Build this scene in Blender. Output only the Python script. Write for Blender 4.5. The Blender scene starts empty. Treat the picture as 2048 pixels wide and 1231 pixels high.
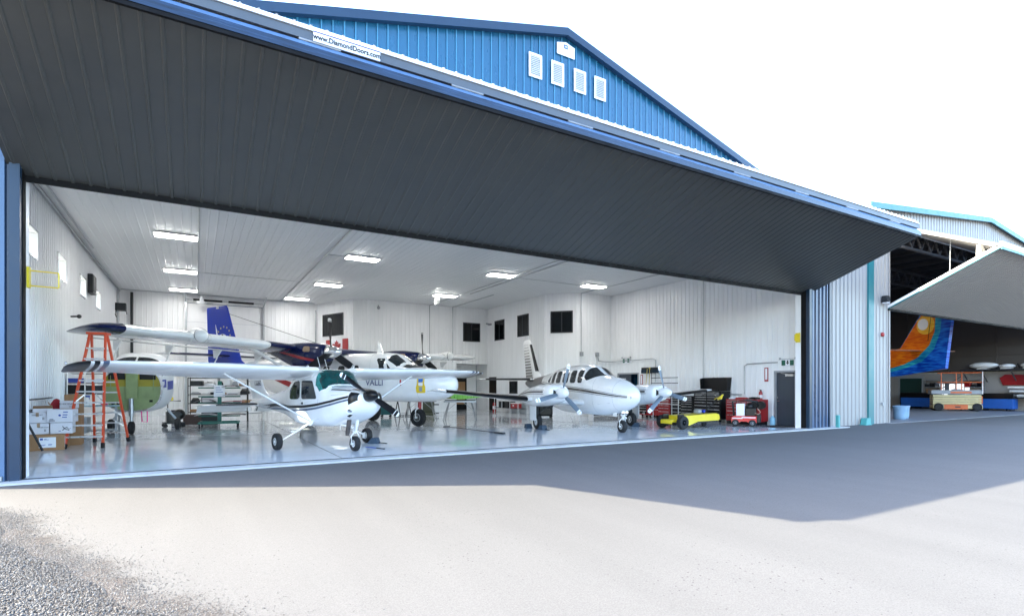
import bpy, bmesh, math, random
import numpy as np
from mathutils import Vector, Matrix
R = math.radians
random.seed(7)
V = Vector
scene = bpy.context.scene
COL = scene.collection

# ------------------------------------------------------------------ materials
MATS = {}
def mat(name, rgb=(.3,.3,.3), rough=.5, metal=0, var=.06, vscale=3.0, bump=0, bscale=40, coat=0, emit=0, spec=.5, stretch=None):
    if name in MATS: return MATS[name]
    m = bpy.data.materials.new(name); m.use_nodes = True
    nt = m.node_tree; N = nt.nodes; L = nt.links
    b = N['Principled BSDF']
    b.inputs['Base Color'].default_value = (*rgb, 1)
    b.inputs['Roughness'].default_value = rough
    b.inputs['Metallic'].default_value = metal
    b.inputs['Specular IOR Level'].default_value = spec
    if coat:
        b.inputs['Coat Weight'].default_value = coat; b.inputs['Coat Roughness'].default_value = .06
    if emit:
        b.inputs['Emission Color'].default_value = (*rgb, 1); b.inputs['Emission Strength'].default_value = emit
    if var or bump:
        tc = N.new('ShaderNodeTexCoord'); src = tc.outputs['Object']
        if stretch:
            mp = N.new('ShaderNodeMapping'); mp.inputs['Scale'].default_value = stretch
            L.new(src, mp.inputs['Vector']); src = mp.outputs['Vector']
    if var:
        no = N.new('ShaderNodeTexNoise'); no.inputs['Scale'].default_value = vscale
        no.inputs['Detail'].default_value = 6; no.inputs['Roughness'].default_value = .6
        L.new(src, no.inputs['Vector'])
        mr = N.new('ShaderNodeMapRange'); mr.inputs['From Min'].default_value = .3; mr.inputs['From Max'].default_value = .7
        mr.inputs['To Min'].default_value = 1 - var; mr.inputs['To Max'].default_value = 1 + var
        L.new(no.outputs['Fac'], mr.inputs['Value'])
        mx = N.new('ShaderNodeMix'); mx.data_type = 'RGBA'; mx.blend_type = 'MULTIPLY'
        mx.inputs[0].default_value = 1; mx.inputs[6].default_value = (*rgb, 1)
        L.new(mr.outputs['Result'], mx.inputs[7]); L.new(mx.outputs[2], b.inputs['Base Color'])
        m2 = N.new('ShaderNodeMapRange'); m2.inputs['From Min'].default_value = .3; m2.inputs['From Max'].default_value = .7
        m2.inputs['To Min'].default_value = max(.02, rough * .85); m2.inputs['To Max'].default_value = min(1, rough * 1.2)
        L.new(no.outputs['Fac'], m2.inputs['Value']); L.new(m2.outputs['Result'], b.inputs['Roughness'])
    if bump:
        nb = N.new('ShaderNodeTexNoise'); nb.inputs['Scale'].default_value = bscale; nb.inputs['Detail'].default_value = 4
        L.new(src, nb.inputs['Vector'])
        bp = N.new('ShaderNodeBump'); bp.inputs['Strength'].default_value = bump; bp.inputs['Distance'].default_value = .01
        L.new(nb.outputs['Fac'], bp.inputs['Height']); L.new(bp.outputs['Normal'], b.inputs['Normal'])
    MATS[name] = m
    return m

def glow(name, rgb, strength):
    m = bpy.data.materials.new(name); m.use_nodes = True
    b = m.node_tree.nodes['Principled BSDF']
    b.inputs['Base Color'].default_value = (.8, .8, .8, 1)
    b.inputs['Emission Color'].default_value = (*rgb, 1); b.inputs['Emission Strength'].default_value = strength
    MATS[name] = m
    return m

def clear_glass(name, tint, fac=.12):
    m = bpy.data.materials.new(name); m.use_nodes = True
    nt = m.node_tree; N = nt.nodes; L = nt.links
    N.remove(N['Principled BSDF'])
    t = N.new('ShaderNodeBsdfTransparent'); t.inputs[0].default_value = (*tint, 1)
    g = N.new('ShaderNodeBsdfGlossy'); g.inputs['Roughness'].default_value = .03
    mx = N.new('ShaderNodeMixShader'); mx.inputs[0].default_value = fac
    L.new(t.outputs[0], mx.inputs[1]); L.new(g.outputs[0], mx.inputs[2])
    L.new(mx.outputs[0], N['Material Output'].inputs['Surface'])
    MATS[name] = m
    return m

WHITE = mat('white_paint', (.84, .84, .83), .22, coat=.6, var=.03)
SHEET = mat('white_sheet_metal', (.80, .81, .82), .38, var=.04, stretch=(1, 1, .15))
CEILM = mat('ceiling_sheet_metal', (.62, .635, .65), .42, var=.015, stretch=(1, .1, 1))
BLUECREST = mat('glare_blue_crest', (.04, .18, .30), .35, var=.08)  # sky glare on the gable rib crests, put into the colour
SLATECREST = mat('glare_slate_crest', (.075, .14, .25), .35, var=.08)  # pier rib crests lightened likewise, glare painted in as a paler blue
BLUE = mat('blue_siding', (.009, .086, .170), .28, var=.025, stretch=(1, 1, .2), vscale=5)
BLUETRIM = mat('blue_trim', (.006, .027, .062), .35, var=.08)
BLUELT = mat('light_blue_flashing', (.085, .165, .30), .35, var=.12, vscale=6)
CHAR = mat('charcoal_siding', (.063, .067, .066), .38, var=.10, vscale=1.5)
SEAL = mat('black_rubber_seal', (.005, .005, .006), .7, spec=.2)
GREYST = mat('grey_steel', (.30, .32, .34), .4, var=.08)
GALV = mat('galvanised_steel', (.42, .44, .46), .35, metal=.8, var=.12)
ALU = mat('aluminium', (.68, .69, .70), .28, metal=.9, var=.06)
CHROME = mat('polished_metal', (.8, .8, .8), .08, metal=1, var=.02)
RUBBER = mat('tyre_rubber', (.009, .009, .010), .75, var=.15, vscale=12)
BLACK = mat('black_paint', (.005, .005, .006), .32, coat=.08, spec=.3)
DARK = mat('dark_grey_metal', (.020, .023, .027), .45, var=.1, spec=.35)
GLASS = mat('dark_window_glass', (.008, .010, .012), .03, var=0, spec=.22)
SMOKE = mat('smoky_cockpit_glass', (.02, .025, .028), .04, var=0, spec=.5)
NAVY = mat('navy_paint', (.003, .008, .055), .2, coat=.35, var=.04, spec=.35)
BRIGHTBLUE = mat('bright_blue_paint', (.002, .03, .36), .35, coat=.15, var=.08, spec=.3)
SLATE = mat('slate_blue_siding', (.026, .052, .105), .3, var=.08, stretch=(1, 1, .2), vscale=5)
RED = mat('red_paint', (.33, .008, .010), .35, coat=.4, var=.1)
ORANGE = mat('orange_fibreglass', (.62, .07, .02), .45, var=.08)
YELLOW = mat('yellow_paint', (.72, .56, .02), .35, coat=.3, var=.06)
GREEN = mat('green_cart_paint', (.01, .12, .09), .45, var=.1)
PRIMER = mat('green_primer', (.24, .30, .13), .5, var=.15)
PRIMERY = mat('yellow_green_primer', (.30, .25, .02), .5, var=.15)
LIME = mat('lime_primer', (.24, .60, .10), .45, var=.08)
TEAL = mat('teal_trim', (.003, .15, .175), .4, var=.05)
CARD = mat('brown_cardboard', (.34, .19, .09), .8, var=.1, vscale=6)
BOXW = mat('white_cardboard', (.68, .68, .72), .7, var=.05)
PAPER = mat('white_paper', (.78, .80, .84), .7, var=.03)
INK = mat('black_ink', (.006, .006, .008), .6, var=0)
BLUEINK = mat('blue_ink', (.03, .08, .35), .6, var=0)
DOORG = mat('grey_door_paint', (.040, .052, .070), .4, var=.06)
CONC = mat('pale_concrete', (.50, .51, .51), .6, var=.14, vscale=2.5, bump=.15, bscale=60)

# ------------------------------------------------------------------ mesh builder
class MB:
    def __init__(s): s.v = []; s.f = []; s.m = []
    def face(s, pts, m=0):
        i = len(s.v); s.v += [tuple(p) for p in pts]; s.f.append(tuple(range(i, i + len(pts)))); s.m.append(m)
    def box(s, x0, x1, y0, y1, z0, z1, m=0):
        i = len(s.v)
        s.v += [(x0,y0,z0),(x1,y0,z0),(x1,y1,z0),(x0,y1,z0),(x0,y0,z1),(x1,y0,z1),(x1,y1,z1),(x0,y1,z1)]
        for q in ((0,3,2,1),(4,5,6,7),(0,1,5,4),(1,2,6,5),(2,3,7,6),(3,0,4,7)):
            s.f.append(tuple(i + k for k in q)); s.m.append(m)
        return s
    def bar(s, p0, p1, w, h, m=0, up=(0,0,1)):
        p0 = V(p0); p1 = V(p1); d = (p1 - p0).normalized(); up = V(up)
        a = d.cross(up)
        if a.length < 1e-3: a = d.cross(V((1, 0, 0)))
        a.normalize(); b = a.cross(d)
        i = len(s.v)
        for p in (p0, p1):
            for (e, g) in ((-1,-1),(1,-1),(1,1),(-1,1)): s.v.append(tuple(p + a * (e*w/2) + b * (g*h/2)))
        for q in ((3,2,1,0),(4,5,6,7),(0,1,5,4),(1,2,6,5),(2,3,7,6),(3,0,4,7)):
            s.f.append(tuple(i + k for k in q)); s.m.append(m)
        return s
    def loft(s, rings, cap=True, m=0, mf=None, closed=True):
        n = len(rings[0]); i = len(s.v)
        for r in rings: s.v += [tuple(p) for p in r]
        for a in range(len(rings) - 1):
            for k in range(n if closed else n - 1):
                s.f.append((i+a*n+k, i+a*n+(k+1) % n, i+(a+1)*n+(k+1) % n, i+(a+1)*n+k))
                s.m.append(mf(a, k) if mf else m)
        if cap and closed:
            s.f.append(tuple(i + k for k in range(n))); s.m.append(mf(0, 0) if mf else m)
            s.f.append(tuple(i + (len(rings)-1)*n + k for k in range(n))); s.m.append(mf(len(rings)-2, 0) if mf else m)
        return s
    def tube(s, pts, r, n=8, m=0):
        pts = [V(p) for p in pts]; rings = []; ref = None
        rr = r if isinstance(r, (list, tuple)) else [r] * len(pts)
        for k, p in enumerate(pts):
            d = (pts[min(k+1, len(pts)-1)] - pts[max(k-1, 0)]).normalized()
            if ref is None or abs(d.dot(ref)) > .98: ref = V((0,0,1)) if abs(d.z) < .9 else V((1,0,0))
            a = d.cross(ref).normalized(); b = d.cross(a).normalized()
            rings.append([p + a*(math.cos(t)*rr[k]) + b*(math.sin(t)*rr[k]) for t in [2*math.pi*j/n for j in range(n)]])
        return s.loft(rings, True, m)
    def lathe(s, prof, o, ax, n=24, m=0, mf=None, cap=True):
        ax = V(ax).normalized(); o = V(o)
        a = ax.orthogonal().normalized(); b = ax.cross(a)
        rings = [[o + ax*h + a*(math.cos(t)*r) + b*(math.sin(t)*r) for t in [2*math.pi*j/n for j in range(n)]] for r, h in prof]
        return s.loft(rings, cap, m, mf)
    def prism(s, poly, o, u, v, w, m=0):
        o = V(o); u = V(u); v = V(v); w = V(w)
        a = [o + u*p + v*q for p, q in poly]
        return s.loft([a, [p + w for p in a]], True, m)
    def ball(s, c, r, n=14, k=8, m=0, sc=(1,1,1)):
        c = V(c); rings = []
        for i in range(k + 1):
            t = math.pi * (i + .02) / (k + .04) - math.pi / 2
            rings.append([c + V((math.cos(t)*math.cos(2*math.pi*j/n)*r*sc[0], math.cos(t)*math.sin(2*math.pi*j/n)*r*sc[1], math.sin(t)*r*sc[2])) for j in range(n)])
        return s.loft(rings, True, m)
    def build(s, name, mats, parent=None, smooth=40, bevel=0, label=None):
        me = bpy.data.meshes.new(name); me.from_pydata(s.v, [], s.f)
        if not isinstance(mats, (list, tuple)): mats = [mats]
        for x in mats: me.materials.append(x)
        me.polygons.foreach_set('material_index', s.m)
        bm = bmesh.new(); bm.from_mesh(me)
        bmesh.ops.remove_doubles(bm, verts=bm.verts, dist=1e-5)
        bmesh.ops.recalc_face_normals(bm, faces=bm.faces)
        bm.to_mesh(me); bm.free()
        if smooth:
            me.polygons.foreach_set('use_smooth', [True] * len(me.polygons))
            me.set_sharp_from_angle(angle=R(smooth))
        o = bpy.data.objects.new(name, me); COL.objects.link(o)
        if parent: o.parent = parent
        if bevel:
            md = o.modifiers.new('bevel', 'BEVEL'); md.width = bevel; md.segments = 2; md.limit_method = 'ANGLE'
        if label: o['label'] = label
        return o

def tag(o, label, cat, group=None):
    o['label'] = label; o['category'] = cat
    if group: o['group'] = group
    return o
def thing(name, label, cat, loc=(0,0,0), rz=0, group=None):
    o = bpy.data.objects.new(name, None); COL.objects.link(o)
    o.location = loc; o.rotation_euler = (0, 0, rz); o.empty_display_size = .2
    return tag(o, label, cat, group)
def struct(o, kind='structure'):
    o['kind'] = kind; return o
def dup(o, loc=None, rz=None, label=None, parent=None):
    c = o.copy(); COL.objects.link(c)
    if parent is not None: c.parent = parent
    if loc is not None: c.location = loc
    if rz is not None: c.rotation_euler = (0, 0, rz)
    if label: c['label'] = label
    for ch in list(o.children): dup(ch, parent=c)
    return c

def text(s, size, name, m, parent, o, right, up, extrude=.002, align='CENTER', sx=1, bold=0):
    cu = bpy.data.curves.new(name, 'FONT'); cu.body = s; cu.size = size; cu.extrude = extrude
    cu.align_x = align; cu.align_y = 'CENTER'; cu.resolution_u = 3; cu.offset = bold
    t = bpy.data.objects.new(name, cu)
    me = bpy.data.meshes.new_from_object(t)
    bpy.data.objects.remove(t); bpy.data.curves.remove(cu)
    right = V(right).normalized(); up = V(up).normalized(); n = right.cross(up).normalized(); up = n.cross(right)
    mt = Matrix.Identity(4)
    for k in range(3): mt[k][0] = right[k]*sx; mt[k][1] = up[k]; mt[k][2] = n[k]; mt[k][3] = o[k]
    me.transform(mt); me.materials.clear(); me.materials.append(m); me.name = name
    ob = bpy.data.objects.new(name, me); COL.objects.link(ob)
    if parent: ob.parent = parent
    return ob

def ribs(mb, O, u, L, v, zb, zt, n, pitch=.25, depth=.022, ribw=.035, side=.014, holes=(), extra=(), m=0, off=.1, crest=None):
    """profiled sheet: along u for length L, up v from zb(s) to zt(s), ribs standing out along n"""
    O = V(O); u = V(u); v = V(v); n = V(n)
    fb = zb if callable(zb) else (lambda s: zb)
    ft = zt if callable(zt) else (lambda s: zt)
    P = {0.0: 0, L: 0}; c = off
    while c < L:
        for ds, d in ((-ribw/2-side, 0), (-ribw/2, depth), (ribw/2, depth), (ribw/2+side, 0)):
            if 0 < c + ds < L: P[c + ds] = d
        c += pitch
    ks = sorted(P)
    def at(s):
        for a, b in zip(ks, ks[1:]):
            if a <= s <= b: return P[a] + (P[b]-P[a])*(s-a)/max(1e-9, b-a)
        return 0
    for h in holes:
        for e in h[:2]:
            if 0 < e < L: P[e] = at(e)
    for e in extra: P[e] = at(e)
    ks = sorted(P)
    for a, b in zip(ks, ks[1:]):
        mid = (a+b)/2; segs = [(fb(a), fb(b), ft(a), ft(b))]
        for h in holes:
            if h[0] < mid < h[1]:
                ns = []
                for (ba, bb, ta, tb) in segs:
                    if min(ba, bb) < h[2] : ns.append((ba, bb, min(ta, h[2]), min(tb, h[2])))
                    if max(ta, tb) > h[3] : ns.append((max(ba, h[3]), max(bb, h[3]), ta, tb))
                segs = ns
        for (ba, bb, ta, tb) in segs:
            if ta - ba < 1e-4 and tb - bb < 1e-4: continue
            mb.face([O+u*a+n*P[a]+v*ba, O+u*b+n*P[b]+v*bb, O+u*b+n*P[b]+v*tb, O+u*a+n*P[a]+v*ta], crest if crest is not None and P[a] > depth*.9 and P[b] > depth*.9 else m)

# ------------------------------------------------------------------ aircraft helpers
def mono(xs, ys):
    n = len(xs); d = [(ys[i+1]-ys[i])/(xs[i+1]-xs[i]) for i in range(n-1)]
    t = [d[0]] + [0 if d[i-1]*d[i] <= 0 else 2*d[i-1]*d[i]/(d[i-1]+d[i]) for i in range(1, n-1)] + [d[-1]]
    def f(x):
        x = min(max(x, xs[0]), xs[-1]); i = 0
        while i < n-2 and x > xs[i+1]: i += 1
        h = xs[i+1]-xs[i]; s = (x-xs[i])/h
        return ys[i]*(1+2*s)*(1-s)**2 + t[i]*h*s*(1-s)**2 + ys[i+1]*s*s*(3-2*s) + t[i+1]*h*s*s*(s-1)
    return f
class Fus:
    def __init__(s, st, y0=0):
        st = sorted(st); xs = [a[0] for a in st]; s.xs = xs; s.y0 = y0
        s.hw, s.zb, s.zt, s.n = [mono(xs, [a[k] for a in st]) for k in (1, 2, 3, 4)]
    def pt(s, x, t, off=0):
        n = s.n(x); c, q = math.cos(t), math.sin(t); zc = (s.zb(x)+s.zt(x))/2; h = (s.zt(x)-s.zb(x))/2
        f = lambda a: math.copysign(abs(a)**(2/n), a)
        return V((x, s.y0 + (s.hw(x)+off)*f(c), zc + (h+off)*f(q)))
    def side(s, x, z, sd, off=.005):
        n = s.n(x); zc = (s.zb(x)+s.zt(x))/2; h = (s.zt(x)-s.zb(x))/2
        q = min(.999, abs((z-zc)/h))
        return V((x, s.y0 + sd*(s.hw(x)*(1-q**n)**(1/n)+off), z))
    def mesh(s, mb, nx=70, nt=44, m=0, mf=None):
        x0, x1 = s.xs[0], s.xs[-1]; X = []
        for a, b in zip(s.xs, s.xs[1:]):
            k = max(2, int(nx*(b-a)/(x1-x0))); X += [a+(b-a)*i/k for i in range(k)]
        X.append(x1)
        rings = [[s.pt(x, 2*math.pi*(j+.5)/nt) for j in range(nt)] for x in X]
        g = None
        if mf: g = lambda a, k: mf((X[a]+X[a+1])/2, 2*math.pi*(k+1)/nt)
        mb.loft(rings, True, m, g)
    def window(s, mb, poly, sd, off=.006, m=0, rnd=.3, rounds=2):
        for _ in range(rounds):
            q = []
            for i in range(len(poly)):
                a, b = poly[i], poly[(i+1) % len(poly)]
                q += [(a[0]+(b[0]-a[0])*rnd*.5, a[1]+(b[1]-a[1])*rnd*.5), (b[0]-(b[0]-a[0])*rnd*.5, b[1]-(b[1]-a[1])*rnd*.5)]
            poly = q
        cx = sum(p[0] for p in poly)/len(poly); cz = sum(p[1] for p in poly)/len(poly)
        rings = [[s.side(cx+(p[0]-cx)*k, cz+(p[1]-cz)*k, sd, off) for p in poly] for k in (1, .7, .4, .02)]
        mb.loft(rings, False, m)
    def strip(s, mb, pts, sd, off=.005, m=0, k=40):
        xs = [p[0] for p in pts]
        if xs[0] > xs[-1]: pts = pts[::-1]; xs = xs[::-1]
        fz = mono(xs, [p[1] for p in pts]); fw = mono(xs, [p[2] for p in pts])
        A = []; B = []
        for i in range(k+1):
            x = xs[0]+(xs[-1]-xs[0])*i/k
            A.append(s.side(x, fz(x)+fw(x), sd, off)); B.append(s.side(x, fz(x)-fw(x), sd, off))
        mb.loft([A, B], False, m, closed=False)
    def wrap(s, mb, t0, t1, lo, hi, off=.006, m=0, nt=24, nx=8):
        """glazing between angle t0..t1; lo(t), hi(t) give x of lower and upper edge"""
        G = []
        for i in range(nx+1):
            row = []
            for j in range(nt+1):
                t = t0+(t1-t0)*j/nt; x = lo(t)+(hi(t)-lo(t))*i/nx
                row.append(s.pt(x, t, off))
            G.append(row)
        mb.loft(G, False, m, closed=False)
def foil(n=14):
    """unit airfoil ring: lower trailing edge round the nose to upper trailing edge"""
    up = []
    for i in range(n+1):
        x = (1-math.cos(math.pi*i/n))/2
        yt = 5*(.2969*math.sqrt(x)-.126*x-.3516*x*x+.2843*x**3-.1036*x**4)
        cam = .25*(4*x*(1-x))
        up.append((x, yt+cam*.35, -yt*.8+cam*.35))
    return [(x, lo) for x, u, lo in up[::-1]] + [(x, u) for x, u, lo in up[1:]]
FOIL = foil()
def aero(mb, secs, tdir='z', m=0, mf=None, sub=None, grow=0, inc=0):
    """secs: (span coord, x LE, chord, other coord, thickness ratio); sub=(a,b): only that slice of the ring (LE boot)"""
    rings = []
    ring = FOIL if sub is None else FOIL[sub[0]:sub[1]]
    for (sp, xl, ch, ot, th) in secs:
        r = []
        for (x, z) in ring:
            X = xl - x*ch + grow*(1 if x < .02 else 0); T = z*th*ch*(1+grow*4) + (grow*.6 if z > 0 else -grow*.6) - (x-.3)*ch*inc
            r.append(V((X, sp, ot+T)) if tdir == 'z' else V((X, ot+T, sp)))
        rings.append(r)
    if sub is None: mb.loft(rings, True, m, mf)
    else: mb.loft(rings, False, m, mf, closed=False)
def wheel(parent, name, c, r, w, rim=.5, rimm=None):
    """tyre with its rim as a sub-part; axle along y"""
    c = V(c); h = w/2
    mb = MB(); pr = [(r*rim, -h*.8), (r*.72, -h), (r*.9, -h*.92), (r*.985, -h*.6), (r, -h*.25), (r, h*.25), (r*.985, h*.6), (r*.9, h*.92), (r*.72, h), (r*rim, h*.8)]
    mb.lathe(pr, c, (0,1,0), 28)
    ty = mb.build(name, RUBBER, parent)
    mb = MB()
    for sd in (-1, 1):
        mb.lathe([(r*rim*1.02, sd*h*.8), (r*rim*.9, sd*h*.86), (r*rim*.8, sd*h*.55), (r*rim*.35, sd*h*.5), (r*rim*.32, sd*h*.95), (r*.04, sd*h*1.0)], c, (0,1,0), 20)
        for k in range(5):
            a = 2*math.pi*k/5
            mb.ball(c+V((math.cos(a)*r*rim*.6, sd*h*.56, math.sin(a)*r*rim*.6)), r*.05, 6, 4)
    mb.build('rim', rimm or WHITE, ty)
    return ty
def propeller(parent, c, blades, rad, chord, hub, a0, mats, spin, ax=1, tipbands=((.86,.90),(.94,1.0)), spinmat=None, name='propeller'):
    """propeller turning about x; blade angles measured from -y upward"""
    c = V(c)
    mb = MB(); mb.lathe([(hub, -.06), (hub, .06)], c, (1,0,0), 20)
    pr = mb.build(name, mats[0], parent)
    for b in range(blades):
        a = a0+2*math.pi*b/blades
        d = V((0, -math.cos(a), math.sin(a))); t = V((1,0,0)).cross(d)
        rings = []; fr = [.08,.16,.24,.4,.6,.75,.84,.86,.90,.92,.94,.97,1.0]
        for f in fr:
            rr = rad*f; ch = chord*(.42 if f < .12 else .62 if f < .2 else .9 if f < .3 else 1 if f < .8 else .92 if f < .95 else .8 if f < .99 else .45)
            tw = R(62-48*f**.6); th = max(.012, .075*(1-f)**1.5) if f > .15 else .07
            cd = t*math.cos(tw)+V((1,0,0))*math.sin(tw); nd = d.cross(cd)
            rings.append([c+d*rr+cd*(x*ch/2)+nd*(z*th/2) for x, z in ((-1,0),(-.5,.8),(.2,1),(.8,.5),(1,0),(.8,-.5),(.2,-1),(-.5,-.8))])
        mf = lambda i, k: 1 if any(lo <= (fr[i]+fr[i+1])/2 <= hi for lo, hi in tipbands) else 0
        q = MB(); q.loft(rings, True, 0, mf); q.build('blade', [mats[0], mats[1]], pr)
    if spin:
        L0, rs = spin; q = MB()
        q.lathe([(rs*math.sqrt(max(0.0, 1-(k/10)**2))*(.9+.1*(1-k/10)) + .002, -.08+(L0+.08)*k/10) for k in range(11)], c, (1,0,0), 28)
        q.build('spinner', spinmat or mats[0], pr)
    return pr
# ------------------------------------------------------------------ camera, light, world
cam = bpy.data.cameras.new('camera'); co = bpy.data.objects.new('camera', cam); COL.objects.link(co)
co.location = (0, 0, 1.6); co.rotation_euler = (R(90), 0, -math.atan2(.506, .8625))
cam.sensor_width = 36; cam.lens = 36*1080/2048; cam.shift_y = 158.5/2048; cam.clip_end = 3000; cam.clip_start = .05
scene.camera = co
SUN = V((-1.35, .72, 1)).normalized()
elev = math.asin(SUN.z); az = math.atan2(SUN.x, SUN.y)
w = bpy.data.worlds.new('World'); scene.world = w; w.use_nodes = True
nt = w.node_tree; sky = nt.nodes.new('ShaderNodeTexSky'); sky.sky_type = 'NISHITA'; sky.sun_disc = False
sky.sun_elevation = elev; sky.sun_rotation = az; sky.dust_density = 1.8; sky.air_density = 1.0; sky.ozone_density = 1.6
bg = nt.nodes['Background']; nt.links.new(sky.outputs[0], bg.inputs[0]); bg.inputs[1].default_value = .15
sl = bpy.data.lights.new('sun', 'SUN'); sl.energy = 2.55; sl.angle = R(.5); sl.color = (1, .91, .70)
so = bpy.data.objects.new('sun', sl); COL.objects.link(so); so.location = SUN*60
so.rotation_euler = SUN.to_track_quat('Z', 'Y').to_euler()
scene.view_settings.view_transform = 'Standard'; scene.view_settings.look = 'None'
scene.view_settings.exposure = 3.2; scene.view_settings.gamma = 1
scene.cycles.use_denoising = True
scene.cycles.max_bounces = 10; scene.cycles.diffuse_bounces = 5; scene.cycles.glossy_bounces = 4
scene.cycles.sample_clamp_indirect = 6; scene.cycles.caustics_reflective = False; scene.cycles.caustics_refractive = False

# ------------------------------------------------------------------ ground
def asphalt():
    m = bpy.data.materials.new('asphalt'); m.use_nodes = True; nt = m.node_tree; N = nt.nodes; L = nt.links
    b = N['Principled BSDF']; b.inputs['Roughness'].default_value = .85; b.inputs['Specular IOR Level'].default_value = .25
    tc = N.new('ShaderNodeTexCoord')
    def noise(sc, det=6, stretch=None, rot=0):
        n = N.new('ShaderNodeTexNoise'); n.inputs['Scale'].default_value = sc; n.inputs['Detail'].default_value = det
        if stretch:
            mp = N.new('ShaderNodeMapping'); mp.inputs['Scale'].default_value = stretch; mp.inputs['Rotation'].default_value = (0, 0, rot)
            L.new(tc.outputs['Object'], mp.inputs[0]); L.new(mp.outputs[0], n.inputs[0])
        else: L.new(tc.outputs['Object'], n.inputs[0])
        return n.outputs['Fac']
    def ramp(src, a, b_, lo, hi):
        r = N.new('ShaderNodeMapRange'); r.inputs[1].default_value = a; r.inputs[2].default_value = b_; r.inputs[3].default_value = lo; r.inputs[4].default_value = hi
        L.new(src, r.inputs[0]); return r.outputs[0]
    def mul(a, b_):
        x = N.new('ShaderNodeMath'); x.operation = 'MULTIPLY'; L.new(a, x.inputs[0]); L.new(b_, x.inputs[1]); return x.outputs[0]
    f = mul(ramp(noise(.25, 4), .3, .7, .95, 1.05), ramp(noise(1.6, 8, (1, .10, 1), R(-70)), .3, .7, .955, 1.045))
    f = mul(f, ramp(noise(90, 3), .3, .7, .82, 1.16))
    # pebbles and specks
    vo = N.new('ShaderNodeTexVoronoi'); vo.inputs['Scale'].default_value = 14; vo.inputs['Randomness'].default_value = 1; L.new(tc.outputs['Object'], vo.inputs[0])
    dens = ramp(noise(.5, 3), .35, .7, .03, .15)
    lt = N.new('ShaderNodeMath'); lt.operation = 'LESS_THAN'; L.new(vo.outputs['Distance'], lt.inputs[0]); L.new(dens, lt.inputs[1])
    f = mul(f, ramp(lt.outputs[0], 0, 1, 1, .40))
    mx = N.new('ShaderNodeMix'); mx.data_type = 'RGBA'; mx.blend_type = 'MULTIPLY'; mx.inputs[0].default_value = 1
    mx.inputs[6].default_value = (.107, .1045, .1030, 1); L.new(f, mx.inputs[7]); L.new(mx.outputs[2], b.inputs['Base Color'])
    bp = N.new('ShaderNodeBump'); bp.inputs['Strength'].default_value = .35; bp.inputs['Distance'].default_value = .006
    L.new(noise(160, 4), bp.inputs['Height']); L.new(bp.outputs[0], b.inputs['Normal'])
    return m
mb = MB()
mb.face([(-600,-600,-.03),(600,-600,-.03),(600,600,-.03),(-600,600,-.03)])
struct(mb.build('ground', asphalt(), smooth=0))

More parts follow.
